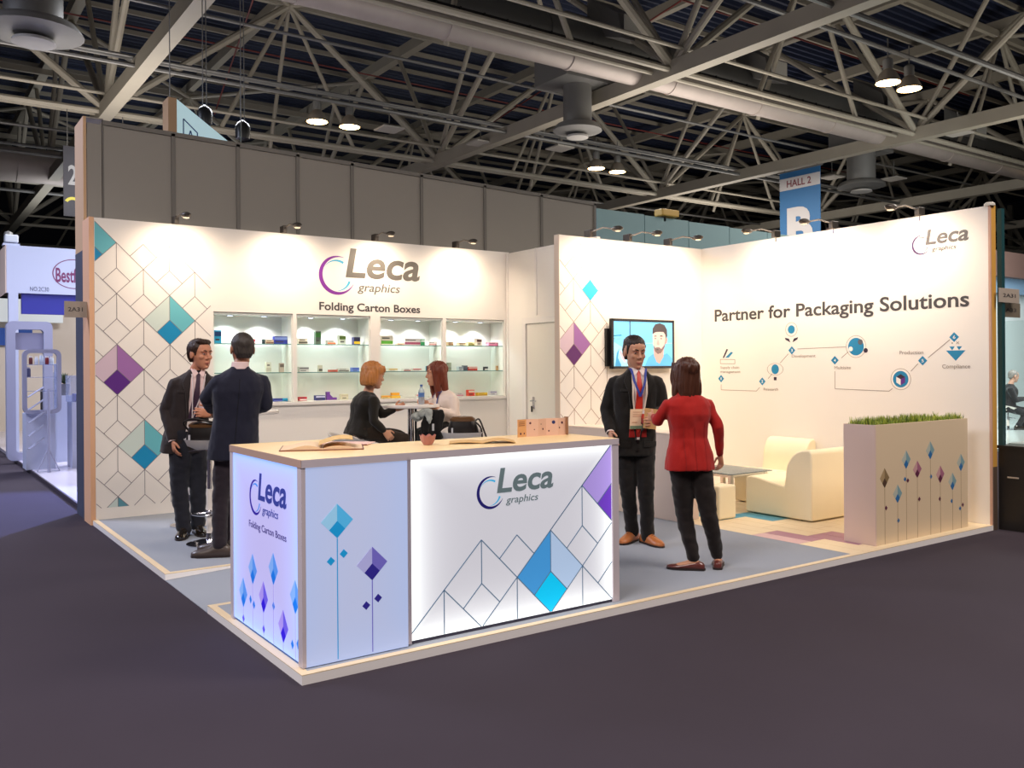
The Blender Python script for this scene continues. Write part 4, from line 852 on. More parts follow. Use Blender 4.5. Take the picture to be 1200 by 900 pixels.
def bag(name, label, c, w_, d_, h_, rz, straps):
    t = thing(name, label, 'bag', c, rz); k = MB(); rings = []
    for f in range(9):
        z_ = h_*f/8; s_ = 1-.18*(f/8)**2-.1*(1-f/8)**6
        rings.append([(math.copysign(abs(math.cos(a))**.45, math.cos(a))*w_/2*s_*(1+.03*math.sin(5*a+f)), math.copysign(abs(math.sin(a))**.45, math.sin(a))*d_/2*s_, z_+.01*math.sin(3*a)*(f == 8)) for a in [2*PI*j/32 for j in range(32)]])
    setw(k.loft(rings).build('bag_body', bk, smooth=True), t)
    k = MB(); rings = [[(math.copysign(abs(math.cos(a))**.5, math.cos(a))*w_/2*.86*q_, math.copysign(abs(math.sin(a))**.5, math.sin(a))*d_/2*.88*q_, h_+dz+.004*math.cos(2*a)) for a in [2*PI*j/24 for j in range(24)]] for q_, dz in ((1, -.01), (1, .01), (.75, .03), (.1, .035))]
    setw(k.loft(rings).build('bag_flap', M('brown_black_leather', (96, 66, 38), .3, coat=.3), smooth=True), t)
    for st_ in straps: setw(MB().soft(st_, .009, 8).build('strap', bk, smooth=True), t)
    setw(MB().box((-w_*.36, -d_/2-.006, h_*.25), (-w_*.30, -d_/2, h_*.55)).build('luggage_tag', M('tag_white', (200, 200, 204), .4)), t)
    return t
bag('shoulder_bag', 'black leather bag with a loose strap on the stool between the two men', (.59, 3.77, .955), .30, .22, .17, -.61, [[(-.14, 0, .12), (-.17, -.05, .20), (-.05, -.08, .235), (.10, -.06, .20), (.15, -.02, .21)], [(-.12, -.06, .17), (.0, -.10, .205), (.13, -.08, .18)]])
bag('handbag', 'black handbag with drooping straps on the stool nearest the counter', (2.99, 3.22, .935), .30, .20, .17, -.61, [[(.13, .0, .16), (.17, .0, .17), (.22, -.02, .05), (.27, -.03, -.09)], [(.12, -.05, .15), (.15, -.07, .08), (.16, -.08, -.08)], [(.13, -.05, .15), (.19, -.06, .08), (.20, -.07, -.08)]])
t = thing('water_bottle', 'clear plastic water bottle with blue label and cap on the bar table', 'bottle', (2.91, 3.80, 1.246))
MB().lathe((2.91, 3.86, 1.246), [(.026, 0), (.033, .006), (.033, .05), (.031, .06), (.033, .07), (.033, .13), (.028, .15), (.014, .175), (.012, .19)], 20).build('bottle_body', sheer('clear_plastic', (215, 228, 236), dens=.3), t, True)
MB().lathe((2.91, 3.86, 1.246), [(.0336, .075), (.0338, .12)], 20, caps=False).build('label_band', M('label_blue', (70, 110, 170), .5), t, True)
MB().lathe((2.91, 3.86, 1.246), [(.014, .186), (.015, .19), (.015, .207), (.0, .208)], 16).build('cap', M('cap_blue', (50, 90, 160), .4), t, True)
t.location = (2.91, 3.86, 1.246)
# ================================================================ STAND NUMBER SIGNS
sg = M('sign_grey', (170, 158, 146), .5)
def sign(name, label, x0, x1, y, z0, z1, txt, m_, tilt=0):
    t = thing(name, label, 'sign', ((x0+x1)/2, y, z0)); B('plate', (x0, y, z0), (x1, y+.012, z1), m_, t, bevel=.001)
    text(Fr((0, y, 0), (1, 0, 0), (0, 0, 1), (0, -1, 0)), txt, x0+(x1-x0)*.16, x0+(x1-x0)*.80, z0+(z1-z0)*.38, (z1-z0)*.26, INK, t, bold=.01)
    k = MB(); k.tube([(x1+.0, y+.02, (z0+z1)/2+.03), (x1+.03, y+.02, (z0+z1)/2+.03)], .008, 8); k.build('bracket', CHROME, t)
sign('stand_number_sign', 'grey stand number sign 2A31 projecting left from the back wall end', -.24, -.02, 5.90, 2.19, 2.36, '2A31', sg)
sign('stand_number_sign', 'grey stand number sign 2A31 projecting right from the right wall end', 7.125, 7.52, -.06, 2.235, 2.375, '2A31', sg)
sign('stand_number_sign', 'darker stand number sign 2A33 partly behind the right-hand 2A31 sign', 7.275, 7.71, .02, 2.10, 2.245, '2A33', M('sign_dim', (120, 110, 96), .5))
# ================================================================ NEIGHBOUR STAND on the right
bw = M('black_wood', (22, 18, 17), .4)
t = thing('showcase', 'black base showcase with teal corner post and clear glass at the right edge', 'showcase', (7.7, -.6, 0))
B('base_cabinet', (7.20, -1.6, .0), (8.6, .0, .80), bw, t); B('base_lip', (7.185, -1.62, .80), (8.6, .01, .83), bw, t); B('inner_tray', (7.28, -1.55, .83), (8.55, -.06, .85), M('tray_pale', (196, 200, 198), .3), t)
B('handle', (7.185, -.20, .515), (7.20, -.09, .53), CHROME, t)
B('corner_post', (7.20, -.045, .83), (7.26, .0, 3.16), M('teal_post', (30, 70, 74), .4), t); B('glass_pane', (7.225, -1.6, .83), (7.231, -.045, 2.05), GLASS, t)
tw = thing('wall_white_right', None, None, (20, 8, 0), kind='structure')
gw2 = M('far_stand_white', (214, 226, 226), .5)
B('wall_panel', (15.5, 8.0, 0), (34, 8.1, 4.6), gw2, tw); B('wall_header', (15.4, 7.5, 4.02), (34, 7.7, 4.7), M('brown_header', (110, 86, 78), .6), tw); B('wall_band', (15.4, 7.72, 3.6), (34, 7.9, 4.02), M('steel_blue_band', (120, 150, 176), .5), tw)
B('stand_floor', (15, 1.0, 0), (34, 8.0, .06), M('glossy_pale_floor', (196, 206, 206), .12), tw)
light('AREA', 'far_stand_light', (20, 4.5, 4.8), 420, (.9, .97, 1), 4, (21, 8, 1.2))
# ================================================================ NEIGHBOUR STAND on the left
lf = M('lilac_white', (176, 182, 208), .5); nb_ = M('royal_blue', (36, 40, 140), .5)
t = thing('wall_left_stand', None, None, (0, 14.7, 0), kind='structure')
B('fascia', (.05, 14.7, 3.11), (3.2, 14.9, 4.01), lf, t); B('fascia_side', (.03, 14.71, 3.11), (.05, 22, 4.01), M('peach_fascia', (230, 206, 190), .6), t)
B('blue_band', (.30, 14.75, 2.72), (3.2, 14.86, 3.11), nb_, t); B('blue_band', (-.6, 17, 2.72), (.12, 17.1, 3.11), nb_, t)
B('column', (.08, 14.7, .08), (.24, 14.86, 3.11), lf, t); B('column', (-.60, 16.2, 0), (-.18, 16.6, 3.0), lf, t)
B('stand_floor', (.08, 7.0, 0), (3.2, 22, .06), M('glossy_white_floor', (206, 200, 214), .15), t); B('stand_floor_edge', (.06, 6.9, 0), (.085, 14.8, .058), M('dark_floor_edge', (50, 42, 52), .5), t)
B('wall_panel', (-2.5, 22, 0), (5, 22.2, 3.2), M('beige_far_wall', (206, 192, 176), .6), t); B('blue_sign_board', (.1, 21.9, 2.3), (1.3, 22, 2.75), M('deep_blue', (20, 70, 150), .5), t); B('white_header', (-.9, 21.7, 2.9), (2, 21.8, 3.5), M('pale_header', (200, 206, 206), .5, emit=(220, 226, 226), es=.25), t); B('wall_panel', (-2.4, 18.5, 0), (-.3, 18.6, 2.9), lf, t)
fl_ = Fr((0, 14.7, 0), (1, 0, 0), (0, 0, 1), (0, -1, 0)); wn_ = M('wine_print', (110, 44, 90), .6)
P = Print(fl_, (.05, 3.11, 1.45, 4.01)); P.ring((1.20, 3.52), .38, .02, wn_, ry=.29); P.done('oval_outline', t); text(fl_, 'Bestf', .88, 1.25, 3.36, .28, wn_, t, bold=.02); text(fl_, 'NO.2C30', .44, .76, 3.16, .085, M('print_slate', (60, 66, 100), .6), t)
t = thing('projector', 'white security lamp fitting on the corner of the lilac fascia', 'lamp fitting', (.12, 14.8, 4.02))
B('lamp_body', (.03, 14.75, 4.07), (.26, 14.95, 4.22), M('lamp_white', (196, 200, 210), .4), t, bevel=.02); B('lamp_foot', (.0, 14.75, 4.012), (.28, 14.95, 4.05), lf, t); MB().lathe((.1, 14.85, 4.22), [(.08, 0), (.07, .05), (.0, .08)], 12).build('lamp_dome', STEELD, t, True)
# arch frames
def arch(name, label, x0, x1, y, z0, z1, th, dp, open_bottom, m_):
    t = thing(name, label, 'frame', ((x0+x1)/2, y, z0)); n = 6
    def rr(a0, a1, b0, b1, r_):
        out = []
        for cx_, cz_, s0 in ((a1-r_, b1-r_, 0), (a0+r_, b1-r_, 1), (a0+r_, b0+r_, 2), (a1-r_, b0+r_, 3)):
            for i in range(n+1): a = PI/2*(s0+i/n); out.append((cx_+r_*math.cos(a), cz_+r_*math.sin(a)))
        return out
    o1 = rr(x0, x1, z0, z1, .10 if not open_bottom else .08); o2 = rr(x0+th, x1-th, z0+th, z1-th, .06)
    k = MB(); k.loft([[(a, y, b) for a, b in o1], [(a, y+dp, b) for a, b in o1], [(a, y+dp, b) for a, b in o2], [(a, y, b) for a, b in o2], [(a, y, b) for a, b in o1]], caps=False); k.build('frame_ring', m_, t); return t
fm = M('frame_grey_lilac', (150, 152, 178), .5)
a_ = arch('arch_frame', 'tall grey-lilac rounded arch frame behind the neighbouring stand', -.10, .62, 13.2, .06, 2.5, .14, .2, False, fm)
B('header', (.04, 13.25, 2.0), (.48, 13.3, 2.30), M('frame_inner', (130, 130, 158), .5), a_)
arch('screen_frame', 'smaller rounded grey-lilac frame ring holding clear display shelves', -.055, .49, 11.3, .95, 1.97, .06, .10, False, fm)
clr = sheer('acrylic', (205, 215, 240), dens=.2)
t = thing('glass_display_stand', 'clear acrylic display with small white and red samples inside the round frame', 'display stand', (.2, 11.5, .06))
for z in (1.30, 1.52, 1.72): B('clear_shelf', (-.0, 11.41, z), (.44, 11.7, z+.01), clr, t)
for x in (0, .43): B('clear_side', (x, 11.41, .95), (x+.01, 11.7, 1.74), clr, t)
B('back_cabinet', (.0, 11.45, .06), (.42, 11.9, .95), lf, t)
for i, (x, c) in enumerate([(.08, (96, 40, 40)), (.16, (210, 214, 224)), (.23, (200, 210, 225)), (.31, (120, 30, 40)), (.38, (206, 214, 224)), (.05, (90, 90, 120))]):
    u = thing('cosmetic_sample', ['dark brown jar at the left of the clear display', 'white jar second from left on the clear display', 'tall pale jar in the middle of the clear display', 'dark red pot on the clear display', 'white pots at the right of the clear display', 'slate coloured jar on the shelf below'][i], 'jar', (x, 11.5, 1.73 if i < 5 else 1.53), group='samples on the clear display')
    z_ = 1.731 if i < 5 else 1.531; MB().lathe((x, 11.5, z_), [(.026, 0), (.028, .01), (.028, .09+.03*(i % 3 == 2)), (.02, .11+.03*(i % 3 == 2))], 12).build('jar_body', M('jar_%d' % i, c, .4), u, True); MB().lathe((x, 11.5, z_+.11+.03*(i % 3 == 2)), [(.022, 0), (.022, .02)], 12).build('lid', ws, u)
t = thing('brochure_rack', 'slim floor rack with five slanting brochure trays on a triangular foot', 'rack', (.16, 10.95, .06))
MB().tube([(.25, 10.9, .06), (.25, 10.9, 1.35)], .02, 8).build('pole', fm, t)
MB().tube([(.25, 10.9, .42), (.09, 10.9, .075), (.40, 10.9, .075), (.25, 10.9, .42)], .012, 6).build('foot_frame', fm, t)
for i in range(5):
    z = .42+i*.2; k = MB(); k.add([(-.02, 10.9, z), (.22, 11.1, z+.15), (.22, 11.27, z+.15), (-.02, 11.07, z), (-.02, 10.9, z+.012), (.22, 11.1, z+.162), (.22, 11.27, z+.162), (-.02, 11.07, z+.012)], [(0, 3, 2, 1), (4, 5, 6, 7), (0, 1, 5, 4), (1, 2, 6, 5), (2, 3, 7, 6), (3, 0, 4, 7)]); k.build('tray', fm, t)
t = thing('display_pedestal', 'white display pedestal with clear box on top beside the dark slate wall', 'pedestal', (.85, 11.5, .06))
B('pedestal_body', (.64, 11.3, .06), (1.1, 11.8, 1.12), lf, t); B('clear_box', (.62, 11.3, 1.12), (1.1, 11.8, 1.55), clr, t)
B('samples_tray', (.7, 11.4, 1.13), (1.0, 11.7, 1.25), M('tray_violet', (110, 110, 170), .5), t)
t = thing('potted_plant', 'spiky green pot plant behind the clear pedestal box', 'plant', (.72, 12.6, 1.2))
k = MB(); rn = random.Random(5)
for i in range(60):
    a = rn.uniform(0, 2*PI); l = rn.uniform(.12, .26); e_ = rn.uniform(.35, 1.4); b_ = V((.72, 12.6, 1.4)); d_ = V((math.cos(a)*math.cos(e_), math.sin(a)*math.cos(e_), math.sin(e_))); s_ = V((-math.sin(a), math.cos(a), 0))*.012
    k.add([b_-s_, b_+s_, b_+d_*l*.6+s_, b_+d_*l*.6-s_, b_+d_*l-V((0, 0, .02))], [(0, 1, 2, 3), (3, 2, 4)])
k.build('foliage', M('plant_dark', (60, 74, 50), .6), t, kind='stuff'); MB().lathe((.72, 12.6, 1.2), [(.06, 0), (.08, .2)], 14).build('pot', M('pot_grey', (110, 110, 120), .5), t); MB().box((.58, 12.5, .06), (.86, 12.8, 1.2)).build('pot_stand', lf, t)
t = thing('leaning_panel', 'dark grey door panel standing behind the pedestal', 'panel', (.5, 14, .06)); B('panel_body', (.52, 14.0, .06), (.60, 14.05, 1.3), M('panel_black', (24, 22, 28), .5), t); B('panel_body', (.60, 14.0, .06), (.86, 14.05, 1.6), M('panel_grey', (150, 150, 160), .5), t)
light('AREA', 'left_stand_light', (1.2, 12, 4.0), 55, (.78, .80, 1), 2.0, (.6, 12, 0)); light('AREA', 'left_aisle_blue', (-3.5, 9, 5.0), 90, (.60, .62, 1), 3.0, (-1.5, 8, 0))
light('SPOT', 'neighbour_stand_blue_spot', (2.5, 10.06, 3.9), 3200, (.26, .34, 1), .04, (-1.6, 7.2, 0), .75, .5)
# spotlight peeping above the teal wall
t = thing('floodlight', 'small gold coloured floodlight standing on top of the teal wall', 'floodlight', (9.0, 6.25, 4.1))
B('lamp_body', (8.75, 6.15, 4.14), (9.15, 6.35, 4.26), M('gold_lamp', (196, 160, 70), .4), t, bevel=.02); B('yoke', (8.85, 6.22, 4.06), (8.9, 6.28, 4.15), STEELD, t)
PEOPLE = {
'A': {'s': 1.062857142857143, 'head': (0.666, 4.158, 1.773), 'neck': (0.641, 4.211, 1.611), 'pelvis': (0.555, 4.272, 1.029), 'f': (-0.029, -1.0, 0), 'hf': (0.412, -0.911, 0), 'shR': (0.463, 4.215, 1.499), 'shL': (0.809, 4.24, 1.499), 'elR': (0.387, 4.293, 1.257), 'wrR': (0.41, 4.178, 0.974), 'elL': (0.811, 4.092, 1.266), 'wrL': (0.65, 3.814, 1.226), 'hipR': (0.509, 4.244, 1.001), 'hipL': (0.635, 4.277, 1.001), 'knR': (0.481, 4.227, 0.502), 'knL': (0.659, 4.248, 0.501), 'anR': (0.534, 4.262, 0.114), 'anL': (0.679, 4.331, 0.129), 'toeR': (-0.448, -0.894, 0), 'toeL': (-0.012, -1.0, 0)},
'B': {'s': 1.0799999999999998, 'head': (0.738, 3.164, 1.8), 'neck': (0.711, 3.147, 1.636), 'pelvis': (0.669, 3.176, 1.044), 'f': (0.255, 0.967, 0), 'hf': (0.15, 0.989, 0), 'shR': (0.887, 3.121, 1.522), 'shL': (0.546, 3.177, 1.522), 'elR': (0.922, 3.12, 1.324), 'wrR': (0.883, 3.429, 1.255), 'elL': (0.477, 3.287, 1.391), 'wrL': (0.586, 3.541, 1.276), 'hipR': (0.705, 3.151, 1.016), 'hipL': (0.621, 3.21, 1.016), 'knR': (0.67, 3.298, 0.559), 'knL': (0.567, 3.224, 0.561), 'anR': (0.626, 3.354, 0.142), 'anL': (0.528, 3.153, 0.142), 'toeR': (-0.788, 0.616, 0), 'toeL': (-0.871, 0.492, 0)},
'C': {'s': 1.03, 'head': (2.294, 3.805, 1.558), 'neck': (2.243, 3.841, 1.384), 'pelvis': (2.17, 3.893, 0.985), 'f': (1.0, 0.03, 0), 'hf': (1.0, -0.006, 0), 'shR': (2.23, 3.679, 1.319), 'shL': (2.315, 4.01, 1.362), 'elR': (2.22, 3.662, 1.106), 'wrR': (2.308, 3.612, 1.003), 'elL': (2.454, 3.937, 1.147), 'wrL': (2.556, 3.865, 1.199), 'hipR': (2.156, 3.804, 0.965), 'hipL': (2.235, 3.969, 0.96), 'knR': (2.594, 3.716, 0.904), 'knL': (2.683, 3.959, 0.911), 'anR': (2.539, 3.694, 0.506), 'anL': (2.628, 3.937, 0.475), 'toeR': (1.0, 0.03, 0), 'toeL': (1.0, 0.03, 0)},
'D': {'s': 1.03, 'head': (3.141, 4.003, 1.566), 'neck': (3.201, 3.961, 1.379), 'pelvis': (3.283, 3.903, 0.968), 'f': (-0.997, 0.082, 0), 'hf': (-0.97, 0.242, 0), 'shR': (3.193, 4.114, 1.301), 'shL': (3.222, 3.799, 1.299), 'elR': (3.105, 4.151, 1.171), 'wrR': (2.999, 3.981, 1.254), 'elL': (3.221, 3.764, 1.125), 'wrL': (2.992, 3.717, 1.19), 'hipR': (3.294, 3.994, 0.944), 'hipL': (3.221, 3.837, 0.938), 'knR': (3.001, 4.102, 0.933), 'knL': (2.907, 3.899, 0.931), 'anR': (3.053, 4.126, 0.536), 'anL': (2.977, 3.935, 0.54), 'toeR': (-0.997, 0.082, 0), 'toeL': (-0.997, 0.082, 0)},
'E': {'s': 1.0514285714285714, 'head': (3.662, 1.41, 1.754), 'neck': (3.696, 1.435, 1.594), 'pelvis': (3.677, 1.448, 1.018), 'f': (-0.474, -0.881, 0), 'hf': (-0.303, -0.953, 0), 'shR': (3.56, 1.555, 1.484), 'shL': (3.845, 1.33, 1.484), 'elR': (3.522, 1.631, 1.238), 'wrR': (3.439, 1.493, 1.058), 'elL': (3.892, 1.296, 1.229), 'wrL': (3.589, 1.167, 1.157), 'hipR': (3.609, 1.496, 0.99), 'hipL': (3.751, 1.395, 0.99), 'knR': (3.633, 1.479, 0.525), 'knL': (3.722, 1.343, 0.517), 'anR': (3.744, 1.547, 0.122), 'anL': (3.774, 1.38, 0.098), 'toeR': (-0.938, -0.347, 0), 'toeL': (-0.15, -0.989, 0)},
'F': {'s': 0.9676470588235294, 'head': (3.355, 0.512, 1.569), 'neck': (3.351, 0.491, 1.426), 'pelvis': (3.362, 0.483, 0.924), 'f': (0.382, 0.924, 0), 'hf': (0.251, 0.968, 0), 'shR': (3.505, 0.419, 1.332), 'shL': (3.205, 0.557, 1.332), 'elR': (3.545, 0.355, 1.156), 'wrR': (3.621, 0.398, 0.928), 'elL': (3.178, 0.637, 1.205), 'wrL': (3.321, 0.83, 1.218), 'hipR': (3.422, 0.441, 0.891), 'hipL': (3.302, 0.525, 0.891), 'knR': (3.448, 0.361, 0.466), 'knL': (3.348, 0.517, 0.422), 'anR': (3.554, 0.372, 0.14), 'anL': (3.349, 0.431, 0.137), 'toeR': (0.762, 0.648, 0), 'toeL': (-0.644, 0.765, 0)},
'G': {'s': 1.06, 'head': (20.193, 5.932, 1.332), 'neck': (20.125, 5.98, 1.128), 'pelvis': (20.072, 6.017, 0.578), 'f': (0.871, -0.492, 0), 'hf': (0.817, -0.576, 0), 'shR': (19.917, 5.882, 1.032), 'shL': (20.332, 6.078, 1.02), 'elR': (20.014, 5.813, 0.768), 'wrR': (20.318, 5.722, 0.803), 'elL': (20.432, 6.008, 0.772), 'wrL': (20.562, 5.794, 0.795), 'hipR': (19.968, 5.968, 0.562), 'hipL': (20.175, 6.067, 0.552), 'knR': (20.316, 5.723, 0.458), 'knL': (20.561, 5.795, 0.508), 'anR': (20.165, 5.83, 0.155), 'anL': (20.491, 5.844, 0.119), 'toeR': (0.817, -0.576, 0), 'toeL': (0.817, -0.576, 0)},
}
# ================================================================ PEOPLE
def surf(name, k, vox, m, parent, sm=4, fac=.5, disp=None):
    """union of closed lofts grown into one continuous skin"""
    me = bpy.data.meshes.new('tmp'); me.from_pydata(k.v, [], k.f)
    bm = bmesh.new(); bm.from_mesh(me); bmesh.ops.recalc_face_normals(bm, faces=bm.faces); bm.to_mesh(me); bm.free()
    o = bpy.data.objects.new('tmp', me); C.objects.link(o)
    r = o.modifiers.new('r', 'REMESH'); r.mode = 'VOXEL'; r.voxel_size = vox
    if sm: s_ = o.modifiers.new('s', 'SMOOTH'); s_.factor = fac; s_.iterations = sm
    dg = bpy.context.evaluated_depsgraph_get(); out = bpy.data.meshes.new_from_object(o.evaluated_get(dg)); bpy.data.objects.remove(o); bpy.data.meshes.remove(me)
    if disp:
        ns = [v.normal.copy() for v in out.vertices]
        for v, n_ in zip(out.vertices, ns):
            v.co += n_*disp(v.co)
    out.materials.clear(); out.materials.append(m); out.polygons.foreach_set('use_smooth', [True]*len(out.polygons))
    out.name = name; o2 = bpy.data.objects.new(name, out); C.objects.link(o2); put(o2, parent); return o2
def ringe(c, r_, f, u, hw, hd, n=24, p=.85, fo=0):
    out = []
    for j in range(n):
        a = 2*PI*j/n; x = math.copysign(abs(math.cos(a))**p, math.cos(a)); y = math.copysign(abs(math.sin(a))**p, math.sin(a))
        out.append(c+r_*hw*x+f*(hd*y+fo))
    return out
def limb(k, pts, rs, sub=5, n=14):
    """smooth tapered limb through joints"""
    P_ = [V(p) for p in pts]; out = []; ro = []
    for i in range(len(P_)-1):
        p0 = P_[max(i-1, 0)]; p1 = P_[i]; p2 = P_[i+1]; p3 = P_[min(i+2, len(P_)-1)]
        for j in range(sub):
            t = j/sub; out.append(.5*((2*p1)+(p2-p0)*t+(2*p0-5*p1+4*p2-p3)*t*t*.6+(3*p1-p0-3*p2+p3)*t*t*t*.6)*1 if False else p1.lerp(p2, t)); ro.append(rs[i]+(rs[i+1]-rs[i])*t)
    out.append(P_[-1]); ro.append(rs[-1])
    d0 = (out[0]-out[1]).normalized(); d1 = (out[-1]-out[-2]).normalized()
    out = [out[0]+d0*ro[0]*.8, out[0]+d0*ro[0]*.45]+out+[out[-1]+d1*ro[-1]*.45, out[-1]+d1*ro[-1]*.8]
    ro = [ro[0]*.35, ro[0]*.85]+ro+[ro[-1]*.85, ro[-1]*.35]
    k.tube(out, ro, n)
def headfr(hf, tilt):
    f = (V(hf)+V((0, 0, -tilt))).normalized(); r_ = f.cross(V((0, 0, 1))).normalized(); u = r_.cross(f); return r_, f, u
def head(k, c, r_, f, u, q, fem=False):
    g = lambda x, y, z: c+r_*x*q+f*y*q+u*z*q; mx = Matrix((r_, f, u)).transposed()
    k.ell(g(0, -.012, .034), .077*q, .098*q, .084*q, n=24, m=16, mx=mx)
    jw = .9 if fem else 1
    rings = []
    for z, w_, y0, y1 in ((.06, .066, -.05, .080), (.03, .069, -.05, .084), (.008, .067, -.045, .078), (-.02, .066*jw, -.04, .083), (-.045, .061*jw, -.035, .083), (-.07, .054*jw, -.03, .082), (-.092, .044*jw, -.015, .079), (-.108, .030*jw, .01, .075), (-.116, .018, .03, .066)):
        rings.append(ringe(g(0, (y0+y1)/2, z), r_, f, u, w_*q, (y1-y0)/2*q, 24, .9))
    k.loft(rings)
    k.loft([ringe(g(0, y, z), r_, f, u, w_*q, d_*q, 10, 1) for y, z, w_, d_ in ((.080, .022, .006, .006), (.088, .004, .0075, .009), (.096, -.014, .0095, .012), (.100, -.026, .0135, .014), (.092, -.036, .015, .010), (.084, -.040, .008, .006))])
    for s_ in (-1, 1):
        k.ell(g(s_*.030, .074, .026), .025*q, .013*q, .008*q, mx=mx, n=12, m=6); k.ell(g(s_*.038, .062, -.020), .022*q, .0185*q, .020*q, mx=mx, n=12, m=8)
        k.ell(g(s_*.077, -.012, -.004), .009*q, .020*q, .033*q, mx=mx, n=12, m=8); k.ell(g(s_*.013, .088, -.031), .008*q, .008*q, .007*q, mx=mx, n=8, m=6)
    k.ell(g(0, .083, -.061), .023*q, .008*q, .007*q, mx=mx, n=12, m=6); k.ell(g(0, .081, -.073), .019*q, .009*q, .007*q, mx=mx, n=12, m=6); k.ell(g(0, .068, -.098), .020*q, .018*q, .015*q, mx=mx, n=12, m=8)
def face_bits(c, r_, f, u, q, parent, iris, brow, lip, closed=False):
    g = lambda x, y, z: c+r_*x*q+f*y*q+u*z*q; mx = Matrix((r_, f, u)).transposed()
    for s_ in (-1, 1):
        e = MB().ell(g(s_*.030, .0755, .007), .0125*q, .0085*q, .0055*q, mx=mx, n=12, m=8).build('eye', M('eye_white', (225, 218, 210), .25), parent, True)
        MB().ell(g(s_*.030+.002, .0825, .006), .0052*q, .003*q, .0050*q, mx=mx, n=10, m=6).build('iris', iris, e, True)
        k = MB(); k.tube([g(s_*.014, .0845, .0135), g(s_*.030, .0855, .0145), g(s_*.044, .077, .010)], .0022*q, 6); k.build('upper_eyelid', lip, parent, True)
        k = MB(); k.tube([g(s_*.013, .088, .027), g(s_*.030, .0875, .034), g(s_*.046, .074, .029)], [.0035*q, .0042*q, .002*q], 6); k.build('eyebrow', brow, parent, True)
    k = MB(); k.tube([g(-.024, .0815, -.0655), g(-.012, .0900, -.0625), g(0, .0915, -.064), g(.012, .0900, -.0625), g(.024, .0815, -.0655)], [.001*q, .0034*q, .0038*q, .0034*q, .001*q], 8)
    k.tube([g(-.020, .0815, -.069), g(0, .0905, -.0725), g(.020, .0815, -.069)], [.0015*q, .0048*q, .0015*q], 8); k.build('lips', lip, parent, True)
def hand(k, wr, d, side, up, q=1.0, curl=.5):
    """palm with four unequal bent fingers and a thumb; d towards the knuckles, side towards the thumb, up = back of the hand"""
    wr = V(wr); d = V(d).normalized(); side = (V(side)-d*V(side).dot(d)).normalized(); up = side.cross(d) if V(up).dot(side.cross(d)) > 0 else d.cross(side)
    rings = []
    for t, w_, h_ in ((-.03, .026, .020), (0, .026, .019), (.03, .036, .016), (.06, .041, .0145), (.085, .041, .012), (.095, .036, .008)):
        rings.append(ringe(wr+d*t*q, side, up, d, w_*q, h_*q, 16, .8))
    k.loft(rings)
    for i, (o_, l, b0) in enumerate(((.031, .070, .088), (.0105, .080, .092), (-.0105, .074, .090), (-.031, .058, .084))):
        p = wr+d*b0*q*.92+side*o_*q; pts = [p-d*.015*q, p]; a = .15; cur = p
        for s_ in (.46, .30, .24):
            a += curl*(1.0+.08*i); cur = cur+(d*math.cos(a)-up*math.sin(a)+side*(o_*1.6)).normalized()*l*s_*q; pts.append(cur)
        limb(k, pts, [.0088*q, .0090*q, .0082*q, .0076*q, .0068*q], sub=3, n=10)
    p = wr+d*.022*q+side*.022*q; p2 = p+(d*.55+side*.8-up*.25).normalized()*.040*q; p3 = p2+(d*.85+side*.35-up*.35).normalized()*.030*q; p4 = p3+(d*.95+side*.05-up*.4).normalized()*.024*q
    limb(k, [p, p2, p3, p4], [.013*q, .0115*q, .010*q, .0085*q], sub=3, n=10)
def wrinkle(a, s1, s2, seed):
    def fn(co):
        return a*(noise.noise(V((co.x*s1+seed, co.y*s1, co.z*s2)))+.6*noise.noise(V((co.x*s1*2.3, co.y*s1*2.3+seed, co.z*s2*1.7))))
    return fn
def strip(bv, o, r_, f, u, Lf, Rt, off, th, n=10, mt=16):
    """cloth strip laid on the body surface: Lf, Rt are polylines (x,z) in chest coordinates, cast from the front"""
    def samp(P_, t):
        a = t*(len(P_)-1); i = min(int(a), len(P_)-2); w_ = a-i; return P_[i][0]*(1-w_)+P_[i+1][0]*w_, P_[i][1]*(1-w_)+P_[i+1][1]*w_
    vs = []; k = MB(); last = None
    for a in range(mt+1):
        l, r2 = samp(Lf, a/mt), samp(Rt, a/mt)
        for b in range(n+1):
            x = l[0]+(r2[0]-l[0])*b/n; z = l[1]+(r2[1]-l[1])*b/n; org = o+r_*x+u*z+f*.6
            h_, nn, _, _ = bv.ray_cast(org, -f, 1.0)
            if h_ is None: h_ = last if last else o+r_*x+u*z+f*.1; h_ = o+r_*x+u*z+f*((h_-o).dot(f)); nn = f
            last = h_; vs.append(h_+nn.lerp(f, .5).normalized()*off)
    m_ = len(vs); k.v = [tuple(v) for v in vs]+[tuple(v-f*th) for v in vs]
    for a in range(mt):
        for b in range(n):
            i = a*(n+1)+b; k.f.append((i, i+1, i+n+2, i+n+1)); k.f.append((m_+i, m_+i+n+1, m_+i+n+2, m_+i+1))
    bd = [b for b in range(n)]+[a*(n+1)+n for a in range(mt)]+[mt*(n+1)+b for b in range(n, 0, -1)]+[a*(n+1) for a in range(mt, 0, -1)]
    for i in range(len(bd)): k.f.append((bd[i], m_+bd[i], m_+bd[(i+1) % len(bd)], bd[(i+1) % len(bd)]))
    k.m = [0]*len(k.f); return k
def bvh(o):
    me = o.data; return BVHTree.FromPolygons([v.co.copy() for v in me.vertices], [tuple(p.vertices) for p in me.polygons])
